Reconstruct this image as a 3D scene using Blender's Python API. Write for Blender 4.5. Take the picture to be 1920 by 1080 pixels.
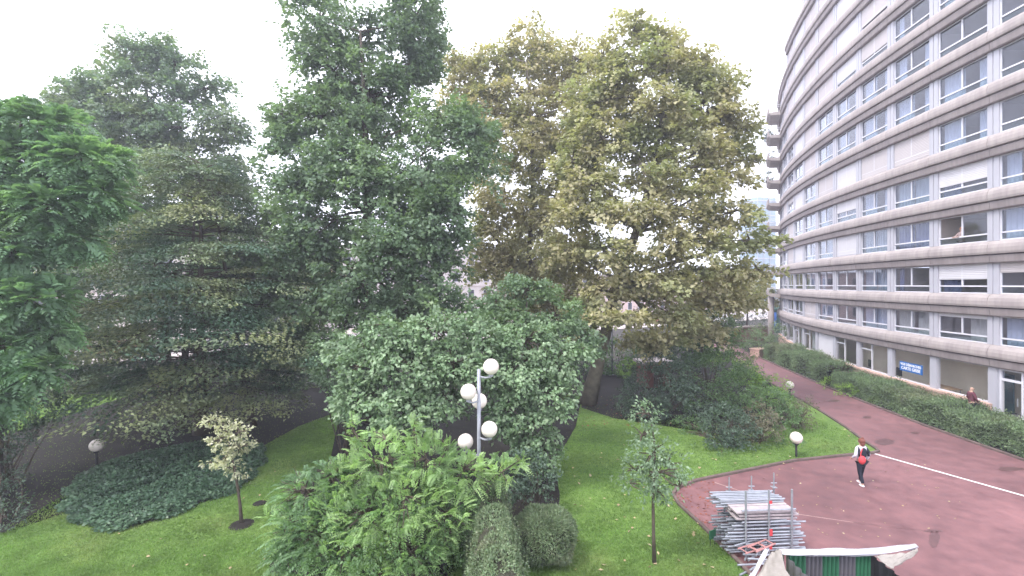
import bpy, bmesh, math, random
import numpy as np
from mathutils import Vector, Matrix

for o in list(bpy.data.objects):
    bpy.data.objects.remove(o, do_unlink=True)
R = math.radians
SC = bpy.context.scene
COL = SC.collection
rnd = random.Random(7)
rng = np.random.default_rng(11)

# ---------------------------------------------------------------- camera, sky, sun, exposure
EYE, FPX, HOR = 7.5, 860.0, 533.7
cd = bpy.data.cameras.new('camera'); cam = bpy.data.objects.new('camera', cd); COL.objects.link(cam)
cam.location = (0, 0, EYE); cam.rotation_euler = (R(90), 0, 0)
cd.sensor_width = 36; cd.lens = 36 * FPX / 1920; cd.shift_y = (HOR - 540) / 1920
cd.clip_start = .1; cd.clip_end = 2000
SC.camera = cam

SUN_EL, SUN_AZ = 56, -125          # azimuth measured from +Y towards +X
w = bpy.data.worlds.new('World'); SC.world = w; w.use_nodes = True
nt = w.node_tree; nt.nodes.clear()
sky = nt.nodes.new('ShaderNodeTexSky'); sky.sky_type = 'NISHITA'; sky.sun_disc = False
sky.sun_elevation = R(SUN_EL); sky.sun_rotation = R(SUN_AZ)
sky.air_density = 1.0; sky.dust_density = 3.0; sky.ozone_density = 1.0
mx = nt.nodes.new('ShaderNodeMixRGB'); mx.inputs[0].default_value = .85
mx.inputs[2].default_value = (12.4, 12.5, 14.2, 1)          # even cloud cover
bg = nt.nodes.new('ShaderNodeBackground'); bg.inputs[1].default_value = .10
out = nt.nodes.new('ShaderNodeOutputWorld')
nt.links.new(sky.outputs[0], mx.inputs[1]); nt.links.new(mx.outputs[0], bg.inputs[0]); nt.links.new(bg.outputs[0], out.inputs[0])
sd = bpy.data.lights.new('sun', 'SUN'); sd.energy = 1.5; sd.angle = R(14); sd.color = (1, .96, .9)
sun = bpy.data.objects.new('sun', sd); COL.objects.link(sun)
dirv = Vector((math.sin(R(SUN_AZ)) * math.cos(R(SUN_EL)), math.cos(R(SUN_AZ)) * math.cos(R(SUN_EL)), math.sin(R(SUN_EL))))
sun.rotation_euler = dirv.to_track_quat('Z', 'Y').to_euler(); sun.location = dirv * 60
SC.view_settings.view_transform = 'Standard'; SC.view_settings.look = 'None'
SC.view_settings.exposure = 1.4; SC.view_settings.gamma = 1
SC.view_settings.use_curve_mapping = False
SC.cycles.max_bounces = 7; SC.cycles.diffuse_bounces = 3; SC.cycles.glossy_bounces = 3
SC.cycles.transparent_max_bounces = 10; SC.cycles.transmission_bounces = 3
SC.cycles.caustics_reflective = False; SC.cycles.caustics_refractive = False

# ---------------------------------------------------------------- helpers
def at(px, py, Y):
    """a point of the place at distance Y seen at pixel px,py of the photograph"""
    return np.array(((px - 960) / FPX * Y, Y, EYE - (py - HOR) / FPX * Y))
def gp(px, py, z=0.):
    Y = FPX * (EYE - z) / (py - HOR)
    return np.array(((px - 960) / FPX * Y, Y, z))

def tag(o, label=None, cat=None, group=None, kind=None):
    if label: o['label'] = label
    if cat: o['category'] = cat
    if group: o['group'] = group
    if kind: o['kind'] = kind
    return o
def empty(name, loc=(0, 0, 0), rz=0, parent=None):
    o = bpy.data.objects.new(name, None); COL.objects.link(o)
    o.location = loc; o.rotation_euler = (0, 0, rz); o.empty_display_size = .1
    if parent: o.parent = parent
    return o
def link(name, me, parent=None, loc=None, rz=None):
    o = bpy.data.objects.new(name, me); COL.objects.link(o)
    if parent: o.parent = parent
    if loc is not None: o.location = loc
    if rz is not None: o.rotation_euler = (0, 0, rz)
    return o
def npmesh(name, V, F, mat, smooth=False):
    V = np.asarray(V, dtype=np.float32); F = np.asarray(F, dtype=np.int32)
    k = F.shape[1]; me = bpy.data.meshes.new(name)
    me.vertices.add(len(V)); me.vertices.foreach_set('co', V.ravel())
    me.loops.add(F.size); me.loops.foreach_set('vertex_index', F.ravel())
    me.polygons.add(len(F)); me.polygons.foreach_set('loop_start', np.arange(0, F.size, k, dtype=np.int32))
    me.polygons.foreach_set('loop_total', np.full(len(F), k, dtype=np.int32))
    if smooth: me.polygons.foreach_set('use_smooth', np.ones(len(F), dtype=bool))
    me.update(calc_edges=True); me.materials.append(mat)
    return me
class MB:
    def __init__(s): s.v = []; s.f = []; s.m = []; s.mi = 0
    def add(s, V, F):
        b = len(s.v); s.v += [tuple(map(float, p)) for p in V]
        for f in F: s.f.append(tuple(b + i for i in f)); s.m.append(s.mi)
        return s
    def box(s, x0, x1, y0, y1, z0, z1):
        return s.add([(x0, y0, z0), (x1, y0, z0), (x1, y1, z0), (x0, y1, z0), (x0, y0, z1), (x1, y0, z1), (x1, y1, z1), (x0, y1, z1)],
                     [(3, 2, 1, 0), (4, 5, 6, 7), (0, 1, 5, 4), (1, 2, 6, 5), (2, 3, 7, 6), (3, 0, 4, 7)])
    def tube(s, pts, rad, n=6, cap=True):
        pts = [Vector(p) for p in pts]
        rad = rad if hasattr(rad, '__len__') else [rad] * len(pts)
        V = []; F = []; prev = None
        for i, p in enumerate(pts):
            t = (pts[min(i + 1, len(pts) - 1)] - pts[max(i - 1, 0)]).normalized()
            if prev is None:
                a = Vector((0, 0, 1)) if abs(t.z) < .9 else Vector((1, 0, 0)); u = t.cross(a).normalized()
            else: u = (prev - t * prev.dot(t)).normalized()
            prev = u; v = t.cross(u)
            for k in range(n):
                an = 2 * math.pi * k / n; V.append(p + (u * math.cos(an) + v * math.sin(an)) * rad[i])
        for i in range(len(pts) - 1):
            for k in range(n):
                F.append((i * n + k, i * n + (k + 1) % n, (i + 1) * n + (k + 1) % n, (i + 1) * n + k))
        if cap:
            F.append(tuple(range(n))[::-1]); F.append(tuple((len(pts) - 1) * n + k for k in range(n)))
        return s.add(V, F)
    def lathe(s, prof, n=16, c=(0, 0, 0)):
        V = []; F = []
        for r, z in prof:
            for k in range(n):
                a = 2 * math.pi * k / n; V.append((c[0] + r * math.cos(a), c[1] + r * math.sin(a), c[2] + z))
        m = len(prof)
        for i in range(m - 1):
            for k in range(n): F.append((i * n + k, i * n + (k + 1) % n, (i + 1) * n + (k + 1) % n, (i + 1) * n + k))
        F.append(tuple(range(n))[::-1]); F.append(tuple((m - 1) * n + k for k in range(n)))
        return s.add(V, F)
    def sphere(s, c, r, n=16, m=10, sc=(1, 1, 1)):
        V = [(c[0], c[1], c[2] - r * sc[2])]; F = []
        for i in range(1, m):
            th = -math.pi / 2 + math.pi * i / m
            for k in range(n):
                a = 2 * math.pi * k / n
                V.append((c[0] + r * sc[0] * math.cos(th) * math.cos(a), c[1] + r * sc[1] * math.cos(th) * math.sin(a), c[2] + r * sc[2] * math.sin(th)))
        V.append((c[0], c[1], c[2] + r * sc[2])); L = len(V) - 1
        for k in range(n): F.append((0, 1 + (k + 1) % n, 1 + k))
        for i in range(m - 2):
            for k in range(n):
                a = 1 + i * n; F.append((a + k, a + (k + 1) % n, a + n + (k + 1) % n, a + n + k))
        for k in range(n): F.append((L, L - n + k, L - n + (k + 1) % n))
        return s.add(V, F)
    def mesh(s, name, mats, smooth=False):
        me = bpy.data.meshes.new(name); me.from_pydata(s.v, [], s.f)
        for m in (mats if isinstance(mats, (list, tuple)) else [mats]): me.materials.append(m)
        if any(s.m): me.polygons.foreach_set('material_index', s.m)
        if smooth: me.polygons.foreach_set('use_smooth', [True] * len(me.polygons))
        me.update(); return me
    def build(s, name, mats, parent=None, loc=None, rz=None, smooth=False):
        return link(name, s.mesh(name, mats, smooth), parent, loc, rz)

# ---------------------------------------------------------------- materials
def nodes_of(name):
    m = bpy.data.materials.new(name); m.use_nodes = True
    n = m.node_tree.nodes; l = m.node_tree.links
    return m, n, l, n['Principled BSDF']
def mat(name, col, rough=.7, var=.12, scale=2.5, bump=0., bscale=30, spec=.3, metal=0., col2=None, detail=6):
    m, n, l, p = nodes_of(name)
    p.inputs['Roughness'].default_value = rough; p.inputs['Metallic'].default_value = metal
    p.inputs['Specular IOR Level'].default_value = spec
    tc = n.new('ShaderNodeTexCoord'); no = n.new('ShaderNodeTexNoise')
    no.inputs['Scale'].default_value = scale; no.inputs['Detail'].default_value = detail; no.inputs['Roughness'].default_value = .65
    l.new(tc.outputs['Object'], no.inputs['Vector'])
    cr = n.new('ShaderNodeValToRGB'); e = cr.color_ramp.elements
    c2 = col2 or tuple(min(1, c * (1 + var)) for c in col)
    e[0].position = .3; e[1].position = .7
    e[0].color = (*[c * (1 - var) for c in col], 1) if col2 is None else (*col, 1); e[1].color = (*c2, 1)
    l.new(no.outputs[0], cr.inputs[0]); l.new(cr.outputs[0], p.inputs['Base Color'])
    if bump:
        nb = n.new('ShaderNodeTexNoise'); nb.inputs['Scale'].default_value = bscale; nb.inputs['Detail'].default_value = 4
        b = n.new('ShaderNodeBump'); b.inputs['Strength'].default_value = bump; b.inputs['Distance'].default_value = .02
        l.new(tc.outputs['Object'], nb.inputs['Vector']); l.new(nb.outputs[0], b.inputs['Height']); l.new(b.outputs[0], p.inputs['Normal'])
    return m
def leafmat(name, cols, trans=.28, rough=.5, nscale=.35, spec=.35, patch=None, pthr=.58, calm=.6, clump=1.1):
    """cols spread over single leaves; patch = a second tint that takes over whole sprays"""
    m, n, l, p = nodes_of(name)
    g = n.new('ShaderNodeNewGeometry'); cr = n.new('ShaderNodeValToRGB'); r = cr.color_ramp
    while len(r.elements) < len(cols): r.elements.new(.5)
    mean = [sum(c[k] for c in cols) / len(cols) for k in range(3)]
    cols = [tuple(mean[k] + (c[k] - mean[k]) * calm for k in range(3)) for c in cols]
    for i, c in enumerate(cols):
        r.elements[i].position = i / max(1, len(cols) - 1); r.elements[i].color = (*c, 1)
    l.new(g.outputs['Random Per Island'], cr.inputs[0]); src = cr.outputs[0]
    if patch:
        tc = n.new('ShaderNodeTexCoord'); no = n.new('ShaderNodeTexNoise')
        no.inputs['Scale'].default_value = nscale; no.inputs['Detail'].default_value = 3
        l.new(tc.outputs['Object'], no.inputs['Vector'])
        rp = n.new('ShaderNodeValToRGB'); rp.color_ramp.elements[0].position = pthr - .1; rp.color_ramp.elements[1].position = pthr + .1
        l.new(no.outputs[0], rp.inputs[0])
        m1 = n.new('ShaderNodeMixRGB'); m1.blend_type = 'MIX'; m1.inputs[2].default_value = (*patch, 1)
        mu = n.new('ShaderNodeMath'); mu.operation = 'MULTIPLY'; mu.inputs[1].default_value = .75
        l.new(rp.outputs[0], mu.inputs[0]); l.new(mu.outputs[0], m1.inputs[0]); l.new(src, m1.inputs[1]); src = m1.outputs[0]
    if clump:
        tc2 = n.new('ShaderNodeTexCoord'); n2 = n.new('ShaderNodeTexNoise'); n2.inputs['Scale'].default_value = clump; n2.inputs['Detail'].default_value = 2; l.new(tc2.outputs['Object'], n2.inputs['Vector'])
        mr = n.new('ShaderNodeMapRange'); mr.inputs['From Min'].default_value = .3; mr.inputs['From Max'].default_value = .7; mr.inputs['To Min'].default_value = .72; mr.inputs['To Max'].default_value = 1.32; l.new(n2.outputs[0], mr.inputs[0])
        vm = n.new('ShaderNodeVectorMath'); vm.operation = 'SCALE'; l.new(src, vm.inputs[0]); l.new(mr.outputs[0], vm.inputs['Scale']); src = vm.outputs[0]
    l.new(src, p.inputs['Base Color']); p.inputs['Roughness'].default_value = rough; p.inputs['Specular IOR Level'].default_value = spec
    t = n.new('ShaderNodeBsdfTranslucent'); gm = n.new('ShaderNodeMixRGB'); gm.blend_type = 'MULTIPLY'; gm.inputs[0].default_value = 1
    gm.inputs[2].default_value = (1.25, 1.35, .7, 1); l.new(src, gm.inputs[1]); l.new(gm.outputs[0], t.inputs[0])
    mix = n.new('ShaderNodeMixShader'); mix.inputs[0].default_value = trans
    o = n['Material Output']; l.new(p.outputs[0], mix.inputs[1]); l.new(t.outputs[0], mix.inputs[2]); l.new(mix.outputs[0], o.inputs[0])
    return m
def glassmat(name, tint=(.78, .81, .86), rough=.02, refl=1.0):
    m, n, l, p = nodes_of(name); n.remove(p)
    tr = n.new('ShaderNodeBsdfTransparent'); tr.inputs[0].default_value = (*tint, 1)
    gl = n.new('ShaderNodeBsdfGlossy'); gl.inputs['Roughness'].default_value = rough; gl.inputs[0].default_value = (.95, .96, 1, 1)
    fr = n.new('ShaderNodeLayerWeight'); fr.inputs[0].default_value = .5
    pw = n.new('ShaderNodeMath'); pw.operation = 'POWER'; pw.inputs[1].default_value = 4.0; l.new(fr.outputs['Facing'], pw.inputs[0])
    ml = n.new('ShaderNodeMath'); ml.operation = 'MULTIPLY_ADD'; ml.inputs[1].default_value = .8 * refl; ml.inputs[2].default_value = .04 * refl; ml.use_clamp = True
    mi = n.new('ShaderNodeMixShader'); l.new(pw.outputs[0], ml.inputs[0]); l.new(ml.outputs[0], mi.inputs[0])
    l.new(tr.outputs[0], mi.inputs[1]); l.new(gl.outputs[0], mi.inputs[2]); l.new(mi.outputs[0], n['Material Output'].inputs[0])
    return m

M = {}
M['earth'] = mat('earth', (.034, .029, .022), .95, .35, .8, .5, 25)
M['soil'] = mat('soil', (.017, .0145, .012), .95, .4, 1.6, .6, 30)  # soil colour darkened further to stand in for deep shade under the trees
def streaked(name, c0, c1):
    m, n, l, p = nodes_of(name); p.inputs['Roughness'].default_value = .85; p.inputs['Specular IOR Level'].default_value = .25
    tc = n.new('ShaderNodeTexCoord'); out_ = []
    for sc_, det in (((5, 5, .35), 5), ((.8, .8, .8), 5), ((30, 30, 30), 3)):
        mp = n.new('ShaderNodeMapping'); mp.inputs['Scale'].default_value = sc_; no = n.new('ShaderNodeTexNoise'); no.inputs['Scale'].default_value = 1; no.inputs['Detail'].default_value = det
        gg = n.new('ShaderNodeNewGeometry'); l.new(gg.outputs['Position'], mp.inputs[0]); l.new(mp.outputs[0], no.inputs['Vector']); out_.append(no)
    ad = n.new('ShaderNodeMath'); ad.operation = 'ADD'; l.new(out_[0].outputs[0], ad.inputs[0]); l.new(out_[1].outputs[0], ad.inputs[1])
    cr = n.new('ShaderNodeValToRGB'); cr.color_ramp.elements[0].position = .40; cr.color_ramp.elements[1].position = .62
    hf = n.new('ShaderNodeMath'); hf.operation = 'MULTIPLY'; hf.inputs[1].default_value = .5; l.new(ad.outputs[0], hf.inputs[0]); l.new(hf.outputs[0], cr.inputs[0])
    cr.color_ramp.elements[0].color = (*c0, 1); cr.color_ramp.elements[1].color = (*c1, 1); l.new(cr.outputs[0], p.inputs['Base Color'])
    bu = n.new('ShaderNodeBump'); bu.inputs['Strength'].default_value = .3; bu.inputs['Distance'].default_value = .01; l.new(out_[2].outputs[0], bu.inputs['Height']); l.new(bu.outputs[0], p.inputs['Normal'])
    return m
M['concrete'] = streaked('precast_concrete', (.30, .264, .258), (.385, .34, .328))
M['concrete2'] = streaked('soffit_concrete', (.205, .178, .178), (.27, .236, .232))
M['panel'] = mat('pale_panel', (.40, .40, .445), .55, .06, .6)
M['white'] = mat('white_metal', (.62, .62, .67), .4, .05, 2)
M['shutter'] = mat('shutter_slats', (.47, .435, .44), .6, .06, .5)
M['shutterw'] = mat('white_shutter', (.55, .54, .57), .6, .05, .5)
M['glass'] = glassmat('window_glass', refl=1.0)
M['glass_low'] = glassmat('lower_glass', (.70, .78, .82), .05, 1.0)
M['glass_shop'] = glassmat('shop_glass', (.94, .94, .93), .02, .7)
M['cur_w'] = mat('white_curtain', (.60, .61, .68), .9, .06, 1.5)
M['cur_c'] = mat('cream_curtain', (.62, .57, .50), .9, .08, 1.5)
M['cur_b'] = mat('blue_curtain', (.16, .18, .30), .9, .1, 1.5)
M['cur_g'] = mat('grey_curtain', (.42, .46, .50), .9, .1, 1.5)
M['room'] = mat('room_wall', (.48, .42, .39), .9, .15, .3)
M['shopwall'] = mat('shop_wall', (.80, .73, .63), .9, .08, .3)
M['shopfloor'] = mat('shop_floor', (.62, .61, .63), .5, .1, .5)
M['ledge'] = mat('terracotta_ledge', (.50, .34, .28), .85, .18, 1.2, .3, 25)
M['steel'] = mat('galvanised_steel', (.36, .38, .42), .42, .22, 6, spec=.5, metal=.55)
M['darkmetal'] = mat('dark_metal', (.03, .03, .032), .5, .2, 5)
M['globe'] = mat('opal_globe', (.78, .70, .64), .35, .06, 3, spec=.5)
M['pole'] = mat('grey_pole', (.30, .31, .35), .5, .12, 3)
M['bark'] = mat('bark', (.085, .068, .052), .95, .35, 3, .8, 14)
M['bark_pale'] = mat('plane_bark', (.17, .15, .115), .9, .35, 2.2, .5, 10)
M['plank'] = mat('scaffold_board', (.38, .33, .34), .8, .25, 4)
M['red'] = mat('red_tape', (.55, .06, .07), .6, .1)
M['green'] = mat('green_sheet', (.035, .14, .075), .5, .15, 2)
M['grey'] = mat('grey_sheet', (.12, .115, .13), .5, .12, 2)
M['black'] = mat('black', (.012, .012, .014), .7, .2)
M['tarp'] = mat('white_tarp', (.40, .395, .43), .3, .12, 2.5, .9, 6, spec=.5)
M['tarp2'] = mat('dusty_tarp', (.27, .245, .22), .6, .2, 2, .8, 5)

# lawn: turf of several greens, thin and mossy in places
def lawn_mat():
    m, n, l, p = nodes_of('turf'); p.inputs['Roughness'].default_value = .9; p.inputs['Specular IOR Level'].default_value = .1
    tc = n.new('ShaderNodeTexCoord')
    def noise(s, d=5):
        x = n.new('ShaderNodeTexNoise'); x.inputs['Scale'].default_value = s; x.inputs['Detail'].default_value = d; l.new(tc.outputs['Object'], x.inputs['Vector']); return x
    a, b, c = noise(.35), noise(5), noise(60, 3)
    r1 = n.new('ShaderNodeValToRGB'); r1.color_ramp.elements[0].position = .35; r1.color_ramp.elements[1].position = .66
    r1.color_ramp.elements[0].color = (.105, .185, .050, 1); r1.color_ramp.elements[1].color = (.170, .275, .075, 1); l.new(a.outputs[0], r1.inputs[0])
    r2 = n.new('ShaderNodeValToRGB'); r2.color_ramp.elements[0].position = .3; r2.color_ramp.elements[1].position = .7
    r2.color_ramp.elements[0].color = (.62, .66, .6, 1); r2.color_ramp.elements[1].color = (1.2, 1.15, 1.1, 1); l.new(b.outputs[0], r2.inputs[0])
    mm = n.new('ShaderNodeMixRGB'); mm.blend_type = 'MULTIPLY'; mm.inputs[0].default_value = 1
    l.new(r1.outputs[0], mm.inputs[1]); l.new(r2.outputs[0], mm.inputs[2]); l.new(mm.outputs[0], p.inputs['Base Color'])
    bu = n.new('ShaderNodeBump'); bu.inputs['Strength'].default_value = .8; bu.inputs['Distance'].default_value = .03
    l.new(c.outputs[0], bu.inputs['Height']); l.new(bu.outputs[0], p.inputs['Normal'])
    return m
M['lawn'] = lawn_mat()
def court_mat():
    m, n, l, p = nodes_of('red_asphalt'); p.inputs['Specular IOR Level'].default_value = .35
    tc = n.new('ShaderNodeTexCoord')
    def noise(s, d=5, off=None):
        x = n.new('ShaderNodeTexNoise'); x.inputs['Scale'].default_value = s; x.inputs['Detail'].default_value = d; x.inputs['Roughness'].default_value = .6
        l.new(tc.outputs['Object'], x.inputs['Vector']); return x
    a, b, c = noise(.22, 6), noise(1.7, 7), noise(45, 3)
    r1 = n.new('ShaderNodeValToRGB'); e = r1.color_ramp.elements; e[0].position = .32; e[1].position = .68
    e[0].color = (.155, .078, .082, 1); e[1].color = (.232, .117, .121, 1); l.new(a.outputs[0], r1.inputs[0])
    r2 = n.new('ShaderNodeValToRGB'); e = r2.color_ramp.elements; e[0].position = .28; e[1].position = .75
    e[0].color = (.68, .68, .71, 1); e[1].color = (1.2, 1.17, 1.14, 1); l.new(b.outputs[0], r2.inputs[0])
    mm = n.new('ShaderNodeMixRGB'); mm.blend_type = 'MULTIPLY'; mm.inputs[0].default_value = 1
    l.new(r1.outputs[0], mm.inputs[1]); l.new(r2.outputs[0], mm.inputs[2]); l.new(mm.outputs[0], p.inputs['Base Color'])
    rr = n.new('ShaderNodeMapRange'); rr.inputs['To Min'].default_value = .42; rr.inputs['To Max'].default_value = .8
    l.new(b.outputs[0], rr.inputs[0]); l.new(rr.outputs[0], p.inputs['Roughness'])
    bu = n.new('ShaderNodeBump'); bu.inputs['Strength'].default_value = .25; bu.inputs['Distance'].default_value = .01
    l.new(c.outputs[0], bu.inputs['Height']); l.new(bu.outputs[0], p.inputs['Normal'])
    return m
M['court'] = court_mat()
M['wet'] = mat('wet_asphalt', (.120, .064, .066), .3, .2, 3, spec=.5)
M['line'] = mat('white_paint', (.72, .70, .70), .7, .12, 6)
M['kerb'] = mat('kerb_stone', (.13, .095, .085), .9, .3, 2, .3, 20)
M['street'] = mat('street_asphalt', (.30, .28, .28), .85, .15, .4)
M['paving'] = mat('pale_paving', (.44, .38, .36), .85, .12, .4)

# ---------------------------------------------------------------- ground, lawn, court
def sheet(name, pts, z, m, kind='structure', sub=False):
    bm = bmesh.new(); vs = [bm.verts.new((p[0], p[1], z)) for p in pts]; f = bm.faces.new(vs)
    if f.normal.z < 0: f.normal_flip()
    bmesh.ops.triangulate(bm, faces=bm.faces[:])
    for f in bm.faces:
        if f.normal.z < 0: f.normal_flip()
    me = bpy.data.meshes.new(name); bm.to_mesh(me); bm.free(); me.materials.append(m)
    o = link(name, me); o['kind'] = kind; return o
g = MB().add([(-600, -60, 0), (600, -60, 0), (600, 900, 0), (-600, 900, 0)], [(0, 1, 2, 3)]).build('ground', M['earth']); g['kind'] = 'structure'

LEFT = [(6.55, -12), (6.5, 2), (6.4, 8), (6.15, 12.3), (5.95, 14.1), (5.72, 15.6), (5.78, 16.3), (6.1, 16.8), (7.0, 17.4), (7.85, 17.75), (12, 19.4), (15.05, 20.1), (16.0, 20.28),
        (16.45, 20.5), (16.62, 20.9), (16.75, 21.55), (17.5, 23.95), (18.4, 27.7), (19.66, 35), (22.3, 46.6), (24, 54), (27, 66)]
RIGHT = [(21.7, 4), (21.7, 19.4), (21.8, 24.2), (22.3, 28.8), (22.9, 33.4), (24.35, 41.8), (26.5, 53.2), (29.6, 66)]
LAWN = [(-60, -12)] + LEFT[:-3] + [(17.5, 33), (11, 30.5), (3, 31), (-8, 27.5), (-14, 29), (-24, 31), (-60, 33)]
sheet('lawn', LAWN, .02, M['lawn'])
sheet('red_court', LEFT + RIGHT[::-1] + [(32, 4), (32, -12)], .008, M['court'])
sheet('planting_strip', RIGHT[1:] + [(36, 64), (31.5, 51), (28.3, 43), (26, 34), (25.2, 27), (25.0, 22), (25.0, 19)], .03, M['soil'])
def kerb(name, pts, side, h=.11, w_=.11):
    mb = MB(); P = [Vector((p[0], p[1], 0)) for p in pts]; V = []; F = []
    for i, p in enumerate(P):
        t = (P[min(i + 1, len(P) - 1)] - P[max(i - 1, 0)]).normalized(); nn = Vector((-t.y, t.x, 0)) * side
        for d, z in ((0, 0), (0, h - .02), (.02, h), (w_ - .02, h), (w_, h - .02), (w_, 0)):
            q = p + nn * d; V.append((q.x, q.y, z))
    for i in range(len(P) - 1):
        for k in range(5): F.append((i * 6 + k, i * 6 + k + 1, (i + 1) * 6 + k + 1, (i + 1) * 6 + k))
    mb.add(V, F); o = mb.build(name, M['kerb']); o['kind'] = 'structure'; return o
kerb('kerb_lawn', LEFT, 1); kerb('kerb_hedge', RIGHT[1:], -1)
a0, a1 = gp(1636, 850), gp(1990, 950)
d = (a1 - a0)[:2]; d /= np.linalg.norm(d); nn = np.array((-d[1], d[0])) * .06
sheet('painted_line', [a0[:2] + nn, a0[:2] - nn, a1[:2] - nn, a1[:2] + nn], .013, M['line'])
def puddle(px, py, rx, ry, seed):
    r_ = random.Random(seed); c = gp(px, py); pts = []
    for k in range(18):
        a = 2 * math.pi * k / 18; q = gp(px + rx * math.cos(a) * r_.uniform(.75, 1.15), py + ry * math.sin(a) * r_.uniform(.75, 1.15)); pts.append(q)
    sheet('damp_patch', pts, .0125, M['wet'])
for i, a in enumerate([(1660, 829, 19, 6), (1625, 783, 9, 2.5), (1562, 752, 14, 2.5), (1716, 812, 9, 2), (1895, 880, 26, 4), (1752, 1012, 11, 16), (1750, 996, 18, 3)]):
    puddle(*a, 40 + i)
def strip(name, a, b_, w0, m, z):
    a, b_ = gp(*a)[:2], gp(*b_)[:2]; d_ = unit_(b_ - a); q = np.array((-d_[1], d_[0])) * w0
    return sheet(name, [a + q, a - q, b_ - q * .6, b_ + q * .6], z, m)
unit_ = lambda v: v / np.linalg.norm(v)
M['dust'] = mat('pale_dust', (.40, .27, .25), .9, .2, 6)
strip('dust_seam', (1478, 962), (1600, 980), .018, M['dust'], .0115); strip('wet_seam', (1600, 980), (1740, 997), .02, M['wet'], .0116); strip('dust_seam', (1340, 905), (1400, 925), .025, M['dust'], .0115)
# far side: street, pavement
UD = np.array((.86, .51)); VD = np.array((-.51, .86)); S0 = np.array((-38., 44.))
def sp(u, v): return S0 + UD * u + VD * v
sheet('pavement_near', [sp(-60, 0), sp(190, 0), sp(190, 4), sp(-60, 4)], .05, M['paving'])
sheet('street', [sp(-60, 4), sp(190, 4), sp(190, 15), sp(-60, 15)], .02, M['street'])
sheet('pavement_far', [sp(-60, 15), sp(190, 15), sp(190, 24), sp(-60, 24)], .06, M['paving'])
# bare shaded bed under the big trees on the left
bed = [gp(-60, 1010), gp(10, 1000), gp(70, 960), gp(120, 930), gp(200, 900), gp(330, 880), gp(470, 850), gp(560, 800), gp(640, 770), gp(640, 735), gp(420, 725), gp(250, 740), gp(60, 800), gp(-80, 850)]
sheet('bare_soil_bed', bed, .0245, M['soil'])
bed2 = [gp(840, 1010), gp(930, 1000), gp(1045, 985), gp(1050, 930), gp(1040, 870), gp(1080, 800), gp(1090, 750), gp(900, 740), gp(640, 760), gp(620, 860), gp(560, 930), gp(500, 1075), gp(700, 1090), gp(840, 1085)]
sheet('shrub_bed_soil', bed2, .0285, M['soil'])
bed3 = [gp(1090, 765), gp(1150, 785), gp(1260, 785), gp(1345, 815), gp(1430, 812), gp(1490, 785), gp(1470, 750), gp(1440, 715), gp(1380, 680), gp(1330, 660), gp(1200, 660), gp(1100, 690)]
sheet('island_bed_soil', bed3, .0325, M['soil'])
for px, py, r_ in ((453, 985, .36), (487, 945, .22)):
    c = gp(px, py); MB().lathe([(r_ * (1 - k / 6), .03 + .05 * (k / 5) ** .6) for k in range(6)], 14, (c[0], c[1], 0)).build('soil_mound', M['soil'])['kind'] = 'structure'

# ---------------------------------------------------------------- curved apartment building
BX, BY, BR, BS, PH = 105.629, 20.849, 80.666, 3.5931, 2.9375
bld = empty('apartment_building', (BX, BY, 0))
tag(bld, 'tall curved apartment block with concrete bands and rows of windows beside the path', 'building')
def ang(n): return (PH + BS * n) / BR
def LP(o_, t, z):                      # building-local point: o_ out of the facade, t along it
    b = t / BR; return (-(BR + o_) * math.cos(b), (BR + o_) * math.sin(b), z)
def wpt(o_, n, z):
    a = ang(n); return np.array((BX - (BR + o_) * math.cos(a), BY + (BR + o_) * math.sin(a), z))
def extrude_profile(mb, prof, t0, t1, seg):
    m = len(prof); V = []; F = []
    for i in range(seg + 1):
        t = t0 + (t1 - t0) * i / seg
        for o_, z in prof: V.append(LP(o_, t, z))
    for i in range(seg):
        for k in range(m): F.append((i * m + k, i * m + (k + 1) % m, (i + 1) * m + (k + 1) % m, (i + 1) * m + k))
    F.append(tuple(range(m))); F.append(tuple(seg * m + k for k in range(m))[::-1])
    mb.add(V, F)
def lbox(mb, o0, o1, t0, t1, z0, z1):
    V = [LP(o_, t, z) for z in (z0, z1) for o_, t in ((o0, t0), (o1, t0), (o1, t1), (o0, t1))]
    mb.add(V, [(3, 2, 1, 0), (4, 5, 6, 7), (0, 1, 5, 4), (1, 2, 6, 5), (2, 3, 7, 6), (3, 0, 4, 7)])
HB1, HEAD2, FH = 3.241, 5.872, 2.75
def head(k): return HB1 if k == 0 else HEAD2 + FH * (k - 1)
NFL = 14
def nmax(k): return 11 if k <= 10 else (8 if k == 11 else 6)      # where the band k (over storey k-1) stops
N0 = -2
half = BS / 2
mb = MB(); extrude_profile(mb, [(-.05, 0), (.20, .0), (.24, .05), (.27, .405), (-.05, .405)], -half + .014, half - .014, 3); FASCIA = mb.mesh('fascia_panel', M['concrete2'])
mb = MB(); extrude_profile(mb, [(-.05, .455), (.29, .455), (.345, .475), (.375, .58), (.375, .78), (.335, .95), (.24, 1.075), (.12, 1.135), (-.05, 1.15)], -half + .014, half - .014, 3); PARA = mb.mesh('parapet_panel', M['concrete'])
mb = MB(); extrude_profile(mb, [(-.05, .405), (.16, .405), (.16, .455), (-.05, .455)], -half, half, 3); JOINT = mb.mesh('joint', M['black'])
mb = MB()
for t0, t1, o1 in ((-.30, -.03, .07), (-.03, .03, .03), (.03, .30, .07)): lbox(mb, -.12, o1, t0, t1, 0, 1.6)
COLM = mb.mesh('pilaster', M['panel'])
mb = MB(); lbox(mb, -4.9, -.13, -.06, .06, .0, 1.6); PART = mb.mesh('partition', M['room'])
W0, W1 = -half + .303, half - .303
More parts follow.
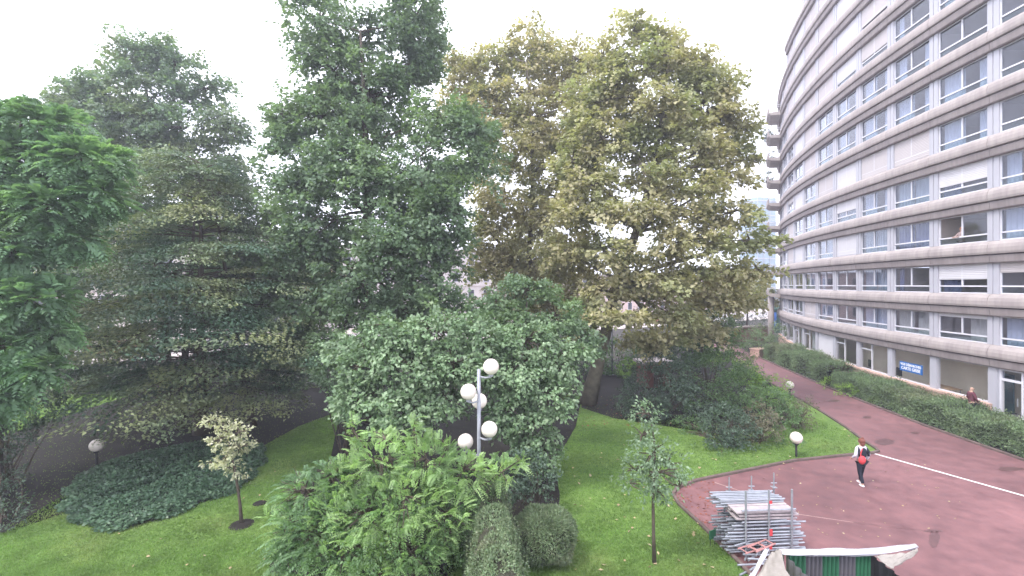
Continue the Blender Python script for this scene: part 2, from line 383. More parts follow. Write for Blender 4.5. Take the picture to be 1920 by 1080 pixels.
def frame_mesh(H, tr):
    mb = MB(); b = .055
    lbox(mb, -.08, .0, W0, W0 + b, 0, H); lbox(mb, -.08, .0, W1 - b, W1, 0, H)
    lbox(mb, -.078, -.002, W0 + b, W1 - b, 0, b); lbox(mb, -.078, -.002, W0 + b, W1 - b, H - b, H)
    lbox(mb, -.076, .015, W0 + b, W1 - b, tr, tr + .075)
    lbox(mb, -.074, .005, -.035, .035, tr + .075, H - b)
    return mb.mesh('window_frame', M['white'])
def pane_mesh(t0, t1, z0, z1, m, name='pane'):
    mb = MB(); lbox(mb, -.05, -.042, t0, t1, z0, z1); return mb.mesh(name, m)
def curtain_mesh(t0, t1, H, m):
    V = []; F = []; n = max(6, int((t1 - t0) / .045))
    for i in range(n + 1):
        t = t0 + (t1 - t0) * i / n; o_ = -.24 + .035 * math.sin(i * 1.15) + .015 * math.sin(i * .37)
        V += [LP(o_, t, .03), LP(o_, t, H - .04)]
    for i in range(n): F.append((2 * i, 2 * i + 2, 2 * i + 3, 2 * i + 1))
    return MB().add(V, F).mesh('curtain', m, True)
def shutter_mesh(H, h, m):
    prof = []; n = max(2, int(h / .09)); z = H - .01
    for i in range(n):
        prof += [(.012, z), (.022, z - h / n * .5), (.012, z - h / n * .92), (.006, z - h / n * .96)]; z -= h / n
    prof = [(-.03, H - .01)] + prof + [(-.03, H - h - .01)]
    mb = MB(); extrude_profile(mb, prof, W0 + .02, W1 - .02, 1)
    lbox(mb, -.02, .03, W0 + .02, W1 - .02, H - h - .05, H - h - .012); return mb.mesh('shutter', m)
_c = {}
def cached(key, fn):
    if key not in _c: _c[key] = fn()
    return _c[key]
# state of each window: (shutter fraction, curtain layout, curtain colour)
ST = {(1, -1): (0, 'full', 'w'), (1, 0): (.12, 'right', 'c'), (1, 1): (0, 'full', 'c'), (1, 2): (0, 'full', 'w'), (1, 3): (0, None, 'w'), (1, 4): (0, 'full', 'w'), (1, 5): (1, None, 'w'), (1, 6): (0, 'full', 'g'),
      (2, -1): (.3, None, 'w'), (2, 0): (.5, 'left', 'b'), (2, 1): (0, 'sliver', 'b'), (2, 2): (0, 'full', 'g'), (2, 3): (0, None, 'w'), (2, 4): (0, 'sides', 'w'), (2, 5): (0, 'full', 'g'), (2, 6): (0, None, 'w'),
      (3, -1): (0, 'left', 'w'), (3, 0): (0, None, 'w'), (3, 1): (0, 'full', 'b'), (3, 2): (0, 'full', 'g'), (3, 3): (1, None, 'w'), (3, 4): (0, 'full', 'g'), (3, 5): (0, 'full', 'w'), (3, 6): (1, None, 'w'),
      (4, -1): (0, 'sides', 'w'), (4, 0): (.58, 'left', 'b'), (4, 1): (0, 'full', 'g'), (4, 2): (0, 'full', 'w'), (4, 3): (.5, 'full', 'g'), (4, 4): (0, 'full', 'w'), (4, 5): (0, 'full', 'g'), (4, 6): (0, 'sides', 'g'), (4, 7): (1, None, 'w'),
      (5, -1): (0, None, 'w'), (5, 0): (0, 'full', 'w'), (5, 1): (1, None, 'w'), (5, 2): (.96, None, 'w'), (5, 3): (.97, None, 'w'), (5, 4): (.96, None, 'w'), (5, 5): (0, 'sides', 'g'), (5, 6): (.95, None, 'w'),
      (6, -1): (0, None, 'w'), (6, 0): (0, 'full', 'w'), (6, 1): (0, 'full', 'w'), (6, 2): (0, 'full', 'w'), (6, 3): (0, 'full', 'w'), (6, 4): (0, 'full', 'w'), (6, 5): (1, None, 'w'), (6, 6): (0, 'full', 'g'),
      (7, -1): (0, None, 'w'), (7, 0): (0, None, 'w'), (7, 1): (0, 'sides', 'w'), (7, 2): (0, 'full', 'w'), (7, 3): (0, 'full', 'w'), (7, 4): (0, 'full', 'w'), (7, 5): (1, None, 'w'), (7, 6): (1, None, 'w'),
      (8, -1): (0, None, 'w'), (8, 0): (0, 'full', 'g'), (8, 1): (0, 'sliver', 'w'), (8, 2): (.65, None, 'w'), (8, 3): (.7, 'full', 'w'), (8, 4): (.93, None, 'w'), (8, 5): (1, None, 'w'),
      (9, 0): (1, None, 'w'), (9, 1): (0, 'sliver', 'w'), (9, 2): (.8, None, 'w'), (9, 3): (.93, None, 'w'), (9, 4): (1, None, 'w'),
      (10, 2): (1, None, 'w'), (10, 3): (.93, None, 'w'), (10, 4): (1, None, 'w'), (11, 4): (.93, None, 'w')}
def rest(k, j):
    r_ = random.Random(k * 31 + j * 7)
    if k >= 9: return (r_.choice([1, 1, .95, .9]), None, 'w')
    return (r_.choice([0, 0, 0, .3, 1]), r_.choice(['full', 'full', 'sides', None]), r_.choice('wwgc'))
for k in range(0, NFL):
    z0 = head(k)
    for j in range(N0, nmax(k)):
        a = -ang(j + .5)
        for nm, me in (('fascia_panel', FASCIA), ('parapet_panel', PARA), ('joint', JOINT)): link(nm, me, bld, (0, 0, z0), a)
for k in range(1, NFL):
    zh = head(k); zs = head(k - 1) + 1.15; H = zh - zs; e = min(nmax(k), nmax(k - 1)); tr = .36 if k > 1 else .33
    for j in range(N0, e):
        st = ST.get((k, j)) or rest(k, j)
        o = link('pilaster', COLM, bld, (0, 0, zs), -ang(j)); o.scale = (1, 1, H / 1.6)
        o = link('partition', PART, bld, (0, 0, zs), -ang(j)); o.scale = (1, 1, H / 1.6)
        wn = link('window', cached(('f', k == 1), lambda: frame_mesh(H, tr)), bld, (0, 0, zs), -ang(j + .5))
        shut, cl, cc = st
        if shut > .98 and (k * 5 + j) % 4: shut = .95
        if shut < .99:
            if (k, j) == (3, 0): ps = [(W0 + .055, -.035)]        # left sash (from outside) slid open
            else: ps = [(W0 + .055, -.035), (.035, W1 - .055)]
            for i, (t0, t1) in enumerate(ps):
                link('pane', cached(('p', k == 1, t0), lambda: pane_mesh(t0, t1, tr + .075, H - .055, M['glass'])), wn)
            link('pane', cached(('pl', k == 1), lambda: pane_mesh(W0 + .055, W1 - .055, .055, tr, M['glass_low'])), wn)
            sp_ = {'full': [(W0 + .08, -.02), (.05, W1 - .08)], 'left': [(.3, W1 - .08)], 'right': [(W0 + .08, -.3)], 'sides': [(W0 + .08, W0 + .75), (W1 - .8, W1 - .08)], 'sliver': [(W1 - .55, W1 - .08)]}.get(cl, [])
            for (t0, t1) in sp_:
                link('curtain', cached(('c', k == 1, t0, cc), lambda: curtain_mesh(t0, t1, H, M['cur_' + cc])), wn)
        if shut > 0:
            sm = 'shutterw' if (k * 3 + j) % 3 == 0 else 'shutter'
            link('shutter', cached(('s', k == 1, shut, sm), lambda: shutter_mesh(H, min(.99, shut) * H - .02, M[sm])), wn)
    o = link('pilaster', COLM, bld, (0, 0, zs), -ang(e)); o.scale = (1, 1, H / 1.6)
    mb = MB(); extrude_profile(mb, [(-5, zs), (-4.8, zs), (-4.8, zh), (-5, zh)], 0, (e - N0) * BS, 24); mb.build('back_wall', M['room'], bld, (0, 0, 0), -ang(N0))
    mb = MB(); extrude_profile(mb, [(-5, zh + .3), (-.06, zh + .3), (-.06, zh + .5), (-5, zh + .5)], 0, (e - N0) * BS, 24); mb.build('floor_slab', M['room'], bld, (0, 0, 0), -ang(N0))
    mb = MB(); lbox(mb, -5.2, .05, 0, .3, zs - 1.1, zh + 1.1); mb.build('end_wall', M['concrete'], bld, (0, 0, 0), -ang(e + .085))
mb = MB(); extrude_profile(mb, [(-5, HB1 + .25), (-.06, HB1 + .25), (-.06, HB1 + .4), (-5, HB1 + .4)], 0, 13 * BS, 24); mb.build('floor_slab', M['room'], bld, (0, 0, 0), -ang(N0))
# --- ground floor shops: plinth, pillars, glass, doorway
ZG = 1.32
SHOPE = 10
mb = MB(); extrude_profile(mb, [(-.1, 0), (.30, 0), (.30, ZG - .12), (.36, ZG - .12), (.36, ZG), (-.1, ZG)], 0, BS * (SHOPE + .0), 30)
mb.build('plinth', M['ledge'], bld, (0, 0, 0), -ang(0.0))
mb = MB(); extrude_profile(mb, [(-.1, 0), (.30, 0), (.30, ZG - .12), (.36, ZG - .12), (.36, ZG), (-.1, ZG)], 0, BS * 1.05, 5)
mb.build('plinth', M['ledge'], bld, (0, 0, 0), -ang(-2.0))
mb = MB(); extrude_profile(mb, [(-5, .5), (-.1, .5), (-.1, .6), (-5, .6)], 0, BS * 13, 30); mb.build('shop_floor', M['shopfloor'], bld, (0, 0, 0), -ang(N0))
mb = MB(); extrude_profile(mb, [(-2.2, .6), (-2.0, .6), (-2.0, HB1 + .25), (-2.2, HB1 + .25)], 0, BS * 13, 30); mb.build('shop_back_wall', M['shopwall'], bld, (0, 0, 0), -ang(N0))
mb = MB()
lbox(mb, -.15, .10, -.22, .22, .0, HB1); lbox(mb, -.10, .06, -.28, -.22, .0, HB1 - .002); lbox(mb, -.10, .06, .22, .28, 0, HB1 - .002)
SHOPPIL = mb.mesh('shop_pillar', M['panel'])
for n in range(-2, SHOPE + 1): link('shop_pillar', SHOPPIL, bld, (0, 0, 0), -ang(n))
mb = MB(); lbox(mb, -.05, -.04, -half + .29, half - .29, ZG, HB1 - .0); SHOPGL = mb.mesh('shop_pane', M['glass_shop'])
mb = MB(); lbox(mb, -.10, .0, -half + .285, half - .285, ZG - .002, ZG + .06); SHOPFR = mb.mesh('shop_frame', M['white'])
mb = MB(); lbox(mb, -.10, .0, -half + .285, half - .285, HB1 - .07, HB1 - .005); SHOPHR = mb.mesh('head_rail', M['white'])
mb = MB(); lbox(mb, -.09, .0, .25, .33, ZG + .061, HB1 - .071); lbox(mb, -.085, .0, .33, half - .29, HB1 - .5, HB1 - .42); SHOPMU = mb.mesh('shop_mullion', M['white'])
for j in range(-2, SHOPE):
    if j == -1: continue
    f = link('shop_window', SHOPFR, bld, (0, 0, 0), -ang(j + .5)); link('head_rail', SHOPHR, f)
    if j == 4:
        mb = MB(); extrude_profile(mb, [(-.03, ZG + .06)] + [q for i in range(20) for q in ((.0, ZG + .06 + i * .09), (.015, ZG + .06 + i * .09 + .045))] + [(-.03, HB1 - .07)], -half + .29, half - .29, 1)
        mb.build('shutter', M['shutterw'], f)
        continue
    link('shop_pane', SHOPGL, f)
    if j in (2, 3, 5, 6, 8): link('shop_mullion', SHOPMU, f)
    if j >= 5: link('curtain', cached(('sc', 0), lambda: curtain_mesh(-1.4, .2, 1.9, M['cur_g'])), f).location.z = ZG
# door bay
dr = empty('door_bay', (0, 0, 0), -ang(-.5), bld)
mb = MB()
D0, D1 = half - 1.42, half - .29
lbox(mb, -.12, .04, D1 - .09, D1, .55, HB1 - .004); lbox(mb, -.12, .04, D0, D0 + .09, .55, HB1 - .004)
lbox(mb, -.11, .035, D0 + .09, D1 - .09, 2.62, 2.74); lbox(mb, -.11, .035, D0 + .09, D1 - .09, HB1 - .1, HB1 - .006)
mb.build('door_frame', M['white'], dr)
pane_d = MB(); lbox(pane_d, -.05, -.04, D0 + .09, D1 - .09, .6, 2.62); pane_d.build('door_pane', M['glass_shop'], dr)
pane_d = MB(); lbox(pane_d, -.05, -.04, D0 + .09, D1 - .09, 2.74, HB1 - .1); pane_d.build('transom_pane', M['glass'], dr)
pane_d = MB(); lbox(pane_d, -.05, -.04, -half + .29, D0, .75, HB1); pane_d.build('side_pane', M['glass_shop'], dr)
mb = MB(); lbox(mb, -.1, .30, -half + .3, D0 - .02, 0, .75); mb.build('low_plinth', M['ledge'], dr)
mb = MB(); mb.tube([LP(.1, D0 + .2, 1.5), LP(.1, D0 + .2, 1.9)], .02); mb.build('door_handle', M['steel'], dr)
# --- corner balconies at the far end
for k in range(2, 11):
    zf = head(k - 1)
    b = empty('balcony', (0, 0, zf), -ang(9.6), bld)
    mb = MB(); extrude_profile(mb, [(.30, .05), (1.3, .16), (1.62, .38), (1.66, .95), (1.52, .98), (1.48, .50), (.30, .48)], -2.2, 1.8, 4); mb.build('balcony_shell', M['concrete'], b)
    for zz in (1.12, 1.32):
        mb = MB(); mb.tube([LP(.35, -2.1, zz), LP(1.5, -2.1, zz), LP(1.5, 1.7, zz), LP(.35, 1.7, zz)], .03, 5); mb.build('rail', M['white'], b)
    mb = MB()
    for (o_, t) in ((1.5, -2.1), (1.5, -.2), (1.5, 1.7)): mb.tube([LP(o_, t, .9), LP(o_, t, 1.32)], .025, 5)
    mb.build('rail_posts', M['white'], b)
# column under the lowest corner balcony
mb = MB(); c = wpt(1.2, 9.4, 0); mb.tube([(c[0] - BX, c[1] - BY, 0), (c[0] - BX, c[1] - BY, HEAD2 + .2)], .35, 14); mb.build('corner_column', M['concrete'], bld, smooth=True)
# sign stuck inside the shop glass
sa = ang(1.52)
sg = empty('shop_sign', wpt(-.02, 1.52, 2.2), 0); sg.rotation_euler = (0, 0, -sa)
tag(sg, 'blue shop sign with white CARTE GRISE lettering on the ground floor window', 'sign')
mb = MB(); mb.box(-.012, .012, -.95, .95, -.30, .30); mb.build('sign_board', mat('sign_blue', (.012, .13, .42), .4, .05), sg)
SW = mat('sign_white', (.85, .85, .87), .5, .02)
for txt, z, s_ in (('VOS DÉMARCHES', .065, .215), ('CARTE GRISE', -.19, .265)):
    cu = bpy.data.curves.new('lettering', 'FONT'); cu.body = txt; cu.align_x = 'CENTER'; cu.size = s_; cu.extrude = .004; cu.offset = .006; cu.space_character = 1.02
    to = bpy.data.objects.new('lettering', cu); COL.objects.link(to); bpy.context.view_layer.update()
    me = bpy.data.meshes.new_from_object(to.evaluated_get(bpy.context.evaluated_depsgraph_get())); bpy.data.objects.remove(to)
    me.materials.clear(); me.materials.append(SW)
    t = link('lettering', me, sg); t.rotation_euler = (R(90), 0, R(-90)); t.location = (-.02, 0, z)
# raised bed in front of the shops
mb = MB(); extrude_profile(mb, [(.37, 0), (1.5, 0), (1.5, .36), (.37, .39)], 0, BS * 9, 20); o = mb.build('raised_bed', M['soil'], None, (BX, BY, 0), -ang(-2)); o['kind'] = 'structure'
# things inside the shops
def desk(n, o_, name, label, top):
    p = wpt(o_, n, .6); e = empty(name, p, -ang(n)); tag(e, label, 'desk')
    MB().box(-.35, .35, -.8, .8, .70, .75).build('table_top', top, e)
    for x in (-.28, .28):
        for y in (-.72, .72): MB().tube([(x, y, 0), (x, y, .70)], .025).build('leg', M['steel'], e)
    MB().box(-.33, -.30, -.7, .7, .25, .68).build('front_panel', top, e)
WOOD = mat('pale_wood', (.52, .36, .25), .5, .12, 4)
desk(1.12, -.9, 'desk', 'pale wooden desk behind the shop window with the blue sign', WOOD)
def office_chair(n, o_, label):
    p = wpt(o_, n, .6); e = empty('office_chair', p, -ang(n)); tag(e, label, 'chair')
    MB().box(-.26, .26, -.26, .26, .44, .54).build('seat', M['black'], e)
    MB().box(.20, .28, -.25, .25, .6, 1.15).build('backrest', M['black'], e)
    MB().tube([(0, 0, .06), (0, 0, .44)], .03).build('stem', M['darkmetal'], e)
    mb = MB()
    for q in range(5): a = q * 1.2566; mb.tube([(0, 0, .08), (.3 * math.cos(a), .3 * math.sin(a), .03)], .02)
    mb.build('foot_star', M['darkmetal'], e)
office_chair(2.25, -.8, 'black office chair behind the shop window left of the blue sign')
office_chair(3.2, -.9, 'black office chair behind the narrow shop window near the closed shutter')
mb = MB(); p = wpt(-1.6, .30, .6)
e = empty('display_panel', p, -ang(.35)); tag(e, 'dark display panel standing inside the shop behind the man', 'display panel')
MB().box(-.03, .03, -.45, .45, .05, 2.1).build('panel', mat('dark_teal', (.02, .08, .10), .5, .3, 2), e); MB().box(-.2, .2, -.4, .4, 0, .05).build('foot', M['darkmetal'], e)

# ---------------------------------------------------------------- foliage
def unit(a): return a / np.maximum(np.linalg.norm(a, axis=-1, keepdims=True), 1e-9)
UP = np.array((0., 0., 1.))
def leaf_arrays(C, D, N, L, W):
    D = unit(D); N = unit(N - D * (N * D).sum(-1, keepdims=True)); S = np.cross(D, N)
    L = L[:, None]; W = W[:, None]
    v = np.stack((C, C + D * L * .42 + S * W * .5 + N * L * .06, C + D * L - N * L * .10, C + D * L * .42 - S * W * .5 + N * L * .06), 1)
    return v.reshape(-1, 3)
def leaf_obj(name, V, m, parent, kind='stuff'):
    n = len(V) // 4; me = npmesh(name, V, np.arange(n * 4).reshape(n, 4), m)
    o = link(name, me, parent); o['kind'] = kind; return o
def lobes_px(L, flat=1.0):
    """(px, py, rx, ry, Y) in the photograph -> centre, radii in metres"""
    return [(at(x, y, Y), np.array((rx * Y / FPX, (rx + ry) * .55 * Y / FPX, ry * Y / FPX))) for x, y, rx, ry, Y in L]
def sample_clumps(lobes, per_m2, r_lo=.55):
    """clump centres near the lobes' skins, away from the inside of the other lobes"""
    C = []; O = []
    for i, (c, r_) in enumerate(lobes):
        area = 4 * math.pi * ((r_[0] * r_[1] + r_[0] * r_[2] + r_[1] * r_[2]) / 3)
        n = max(4, int(area * per_m2))
        d = unit(rng.normal(size=(n, 3))); rad = r_lo + (1.02 - r_lo) * rng.random(n) ** .7
        p = c + d * r_ * rad[:, None]
        keep = np.ones(n, bool)
        for j, (c2, r2) in enumerate(lobes):
            if j != i: keep &= (((p - c2) / r2) ** 2).sum(1) > .30
        C.append(p[keep]); O.append(unit(d / r_)[keep])
    return np.concatenate(C), np.concatenate(O)
def clump_leaves(C, O, rc, per, L, W, up=.75, droop=.25, spread=.55, flat=.65, sprays=0):
    n = len(C); idx = np.repeat(np.arange(n), per)
    rc_ = rc * rng.uniform(.65, 1.35, n)[idx]
    d = unit(rng.normal(size=(len(idx), 3))); rad = rng.random(len(idx)) ** .45
    off = d * (rad * rc_)[:, None] * np.array((1, 1, flat))
    if sprays:                                   # leaves gather along a few twigs of each clump
        T = unit(rng.normal(size=(n, sprays, 3)) * .8 + O[:, None, :] * .7 + np.array((0, 0, .1)))
        tw = T[idx, rng.integers(0, sprays, len(idx))]
        off = tw * (rng.random(len(idx)) ** .7 * rc_ * 1.25)[:, None] + d * (.22 * rc_)[:, None] * np.array((1, 1, .6))
    P = C[idx] + off
    outw = unit(O[idx] * .7 + off / rc)
    N = unit(UP * up + outw * .45 + rng.normal(size=P.shape) * spread)
    D = outw + rng.normal(size=P.shape) * .6 - UP * droop
    s = rng.uniform(.7, 1.25, len(idx))
    return leaf_arrays(P, D, N, L * s, W * s)
def bend(a, b, sag=.08, n=4, wig=.05):
    a = np.array(a, float); b = np.array(b, float); L = np.linalg.norm(b - a); out = []
    w_ = rng.normal(size=3) * wig * L
    for i in range(n):
        t = i / (n - 1); out.append(a + (b - a) * t + w_ * math.sin(math.pi * t) + UP * sag * L * math.sin(math.pi * t))
    return out
def bough_leaves(lobes, Rb, dens, L, W, up, spread, flat):
    """foliage carried on many flat, drooping boughs set in the lobes' outer shells: lit tops, shaded gaps below"""
    Vs = []; C = []; O = []
    for i, (c, r_) in enumerate(lobes):
        area = 4 * math.pi * ((r_[0] * r_[1] + r_[0] * r_[2] + r_[1] * r_[2]) / 3)
        rb0 = min(Rb, .62 * r_.min() + .12); n = max(5, int(area / (math.pi * rb0 ** 2) * 1.25))
        d = unit(rng.normal(size=(n, 3))); rad = .45 + .55 * rng.random(n) ** .6; far_ = rng.random(n) < .22; rad = np.where(far_, rng.uniform(1.0, 1.28, n), rad); p = c + d * (r_ - rb0 * .45).clip(.1) * rad[:, None]
        keep = np.ones(n, bool)
        for j, (c2, r2) in enumerate(lobes):
            if j != i: keep &= (((p - c2) / r2) ** 2).sum(1) > .28
        p = p[keep]; d = d[keep]; far_ = far_[keep]
        rb = rb0 * np.where(far_, rng.uniform(.3, .6, len(p)), rng.uniform(.6, 1.3, len(p))); C.append(p); O.append(unit(d / r_))
        nl = (dens * math.pi * rb ** 2 / (L * W * .5)).astype(int) + 6; idx = np.repeat(np.arange(len(p)), nl); m_ = len(idx)
        ax = unit(d * (1, 1, .25) + rng.normal(size=d.shape) * .25); sd_ = unit(np.cross(ax, UP)); nrm = np.cross(sd_, ax)
        # leaves gather on a handful of twigs fanning out from the bough's base
        k = 9; tw = rng.uniform(-1.25, 1.25, (len(p), k)); tz = rng.normal(size=(len(p), k)) * .28; q = rng.integers(0, k, m_); t = rng.random(m_) ** .65
        an = tw[idx, q] + rng.normal(size=m_) * .13; rr = rb[idx] * 1.75 * t
        P = p[idx] - ax[idx] * (rb[idx] * .75)[:, None] + ax[idx] * (np.cos(an) * rr)[:, None] + sd_[idx] * (np.sin(an) * rr)[:, None] + nrm[idx] * ((tz[idx, q] * t * flat + .10 * rng.normal(size=m_)) * rb[idx])[:, None]
        P[:, 2] -= .30 * rb[idx] * t ** 2
        outw = ax[idx] * np.cos(an)[:, None] + sd_[idx] * np.sin(an)[:, None]
        N = unit(UP * up + d[idx] * .45 + rng.normal(size=P.shape) * spread); D = outw + rng.normal(size=P.shape) * .55 - UP * .25
        s = rng.uniform(.55, 1.4, m_); Vs.append(leaf_arrays(P, D, N, L * s, W * s))
    return np.concatenate(Vs), np.concatenate(C), np.concatenate(O)
DEN = 1.45
def tree(name, label, lobes, base, m_leaf, m_bark, per_m2=1.6, rc=.55, per=45, L=.13, W=.085, trunk_r=.28, group=None, cat='tree', fork=.35, sprays=5, r_lo=.5, up=.75, spread=.55, droop=.25, extra=None, max_br=260, flat=.65, Rb=None, dens=1.5):
    base = np.array(base, float); e = empty(name, base)
    tag(e, label, cat, group)
    cen = np.mean([c for c, r_ in lobes], 0); top = max(c[2] for c, r_ in lobes)
    if Rb: V, C, O = bough_leaves(lobes, Rb, dens, L * 1.08, W * 1.12, up, spread, flat)
    else:
        C, O = sample_clumps(lobes, per_m2 * DEN, r_lo)
        V = clump_leaves(C, O, rc, int(per * 1.6), L * 1.08, W * 1.12, up, droop, spread, flat, sprays)
    if extra is not None: V = np.concatenate((V, extra))
    leaf_obj('crown', V - base, m_leaf, e)
    hf = base[2] + (top - base[2]) * fork
    tp = np.array((base[0] * .6 + cen[0] * .4, base[1] * .6 + cen[1] * .4, hf)); tt = np.array((cen[0], cen[1], base[2] + (top - base[2]) * .93))
    pts = bend(base, tp, .0, 4, .02) + bend(tp, tt, .0, 5, .03)[1:]
    rr = [trunk_r * (1.35 if i == 0 else 1) * (1 - .9 * (i / (len(pts) - 1)) ** 1.1) + .015 for i in range(len(pts))]
    MB().tube([p - base for p in pts], rr, 10).build('trunk', m_bark, e, smooth=True)
    mb = MB(); P = np.array(pts); starts = []
    for c, r_ in lobes:
        q = P[3:]; z = c[2] - np.linalg.norm(c[:2] - cen[:2]) * .55; i = int(np.argmin(abs(q[:, 2] - z))); s = q[i]
        bb = bend(s, c, .06, 5, .05); mb.tube([p - base for p in bb], [trunk_r * .42 * (1.05 - min(1, max(0, (c[2] - base[2]) / (top - base[2] + .1)) ** 1.5) * .85) * (1 - .75 * k / 4) for k in range(5)], 6, False); starts.append(c)
    S = np.array(starts); sel = rng.permutation(len(C))[:max_br]
    for i in sel:
        j = int(np.argmin(((S - C[i]) ** 2).sum(1))); mb.tube([p - base for p in bend(S[j], C[i], .05, 3, .06)], [.035 * trunk_r / .28 + .01, .022, .008], 4, False)
    o = mb.build('branches', m_bark, e); o['kind'] = 'stuff'
    return e

LM = {}
LM['deep'] = leafmat('deep_green_leaf', [(.100, .162, .102), (.138, .210, .128), (.190, .270, .160), (.142, .200, .130)], .35, .42, patch=(.205, .290, .135), pthr=.56, clump=.9)
LM['far'] = leafmat('blue_green_leaf', [(.115, .180, .125), (.145, .215, .140), (.180, .245, .145)], .35, .5, patch=(.225, .260, .135), pthr=.58, clump=.8)
LM['plane'] = leafmat('plane_leaf', [(.315, .295, .170), (.385, .355, .21), (.455, .405, .26), (.295, .315, .17), (.50, .44, .30)], .37, .5, patch=(.27, .315, .16), pthr=.55, clump=.9)
LM['plane2'] = leafmat('plane_leaf_brown', [(.34, .30, .18), (.40, .35, .205), (.45, .39, .24), (.32, .32, .18)], .37, .5, patch=(.295, .325, .17), pthr=.55, clump=.9)
LM['tier'] = leafmat('layered_leaf', [(.060, .115, .084), (.082, .145, .096), (.115, .178, .108)], .2, .42, .3, patch=(.33, .345, .17), pthr=.535, clump=.7)
LM['frond'] = leafmat('bright_frond', [(.120, .215, .130), (.155, .265, .150), (.200, .320, .172)], .4, .45, patch=(.245, .375, .165), pthr=.55)
LM['dog'] = leafmat('grey_green_leaf', [(.14, .225, .120), (.20, .300, .165), (.30, .395, .245), (.17, .240, .145)], .25, .42, patch=(.12, .19, .10), pthr=.56, calm=.9, clump=1.6)
LM['fern'] = leafmat('fresh_frond', [(.26, .40, .165), (.33, .48, .20), (.43, .58, .26), (.26, .37, .19)], .42, .4, .8, patch=(.13, .225, .11), pthr=.55, clump=1.8)
LM['fern2'] = leafmat('dull_frond', [(.11, .205, .10), (.15, .25, .12), (.20, .31, .15), (.12, .19, .11)], .35, .4, .9, patch=(.24, .39, .13), pthr=.64, clump=1.8)
LM['dark'] = leafmat('dark_shrub_leaf', [(.055, .092, .066), (.078, .122, .082), (.11, .16, .108)], .2, .4, clump=1.6)
LM['shrub'] = leafmat('shrub_leaf', [(.085, .165, .070), (.120, .205, .085), (.155, .240, .105)], .3, .5, clump=1.6)
LM['brown'] = leafmat('bronze_shrub_leaf', [(.115, .130, .082), (.155, .145, .095), (.19, .165, .115)], .25, .5, clump=1.6)
LM['lime'] = leafmat('lime_leaf', [(.22, .36, .08), (.28, .43, .10), (.18, .30, .075)], .4, .5, clump=1.6)
LM['hedge'] = leafmat('hedge_leaf', [(.105, .165, .085), (.145, .215, .105), (.19, .255, .13)], .25, .5, patch=(.17, .17, .105), pthr=.62, calm=.8, clump=1.3)
LM['clip'] = leafmat('clipped_leaf', [(.110, .170, .092), (.150, .215, .115), (.20, .258, .145), (.16, .185, .11)], .2, .5, 1.2, patch=(.20, .165, .12), pthr=.66, calm=.9, clump=2)
LM['ivy'] = leafmat('ivy_leaf', [(.055, .108, .064), (.078, .140, .080), (.11, .178, .10)], .15, .38, calm=.9, clump=1.4)
LM['sap'] = leafmat('sapling_leaf', [(.135, .215, .130), (.175, .255, .155), (.24, .31, .205)], .3, .45)
LM['vari'] = leafmat('variegated_leaf', [(.42, .44, .30), (.54, .52, .38), (.36, .40, .26), (.60, .54, .44)], .35, .5)
LM['grass'] = leafmat('grass_blade', [(.120, .225, .056), (.160, .275, .074), (.205, .315, .098), (.160, .240, .075)], .45, .6, .45, .1, patch=(.215, .255, .105), pthr=.57, clump=.9)
LM['dry'] = leafmat('fallen_leaf', [(.34, .26, .12), (.42, .36, .2), (.24, .15, .08), (.5, .45, .3)], .15, .7)
LM['redleaf'] = leafmat('fallen_red_leaf', [(.22, .06, .04), (.3, .1, .06), (.18, .09, .05)], .15, .7)

# tall dark tree in the middle
tree('maple_tree', 'tall dark green tree in the middle, its split top running past the frame', lobes_px([
    (600, 40, 58, 95, 24.5), (690, 60, 36, 50, 25.5), (625, 135, 62, 70, 24.5), (780, 30, 48, 85, 25), (765, 120, 60, 50, 25), (690, 180, 90, 80, 24.5), (600, 215, 60, 60, 24), (528, 210, 22, 50, 24), (545, 275, 42, 45, 24), (640, 290, 85, 70, 23.3), (560, 345, 55, 55, 23.5),
    (720, 340, 80, 80, 23), (830, 220, 75, 60, 24), (895, 235, 42, 45, 24), (890, 300, 50, 50, 24), (790, 330, 80, 80, 22.8), (630, 410, 90, 80, 23), (760, 440, 90, 80, 22.2), (830, 410, 48, 80, 22), (560, 470, 70, 80, 23.5), (690, 530, 100, 70, 22),
    (820, 530, 50, 80, 22), (505, 430, 50, 60, 25.5), (490, 530, 60, 65, 26), (545, 640, 60, 38, 25), (590, 580, 80, 60, 23), (640, 640, 50, 50, 22.2), (760, 580, 70, 50, 21.8)]), (-7.6, 25.0, 0), LM['deep'], M['bark'], 1.25, .60, 60, .17, .13, .36, fork=.35, sprays=5, max_br=300, Rb=.95, dens=1.6, flat=1.9, spread=.42)
# two plane trees turning brown
tree('plane_tree', 'slender browning plane tree standing behind the dark tree', lobes_px([
    (1000, 85, 48, 55, 33), (930, 120, 45, 45, 33), (880, 140, 35, 45, 33.5), (1040, 130, 55, 60, 33), (975, 180, 70, 60, 33), (900, 215, 45, 60, 33), (1060, 220, 60, 60, 32.5), (980, 270, 80, 70, 32.5), (1050, 320, 70, 70, 32), (950, 370, 70, 70, 32),
    (1040, 410, 75, 60, 31.5), (930, 450, 55, 50, 31.5), (1000, 490, 80, 50, 31), (920, 500, 50, 40, 31), (1090, 280, 50, 60, 30), (1085, 110, 42, 45, 31), (1095, 190, 50, 50, 30.5), (865, 110, 26, 34, 33.5), (850, 190, 30, 40, 33.5), (1080, 480, 60, 60, 30), (960, 560, 70, 40, 30.5), (1060, 560, 70, 45, 30)]), (1.2, 33.0, 0), LM['plane2'], M['bark_pale'], .95, .75, 48, .21, .17, .34, group='plane trees on the lawn', sprays=6, max_br=220, Rb=.85, dens=1.15, flat=1.7, spread=.42)
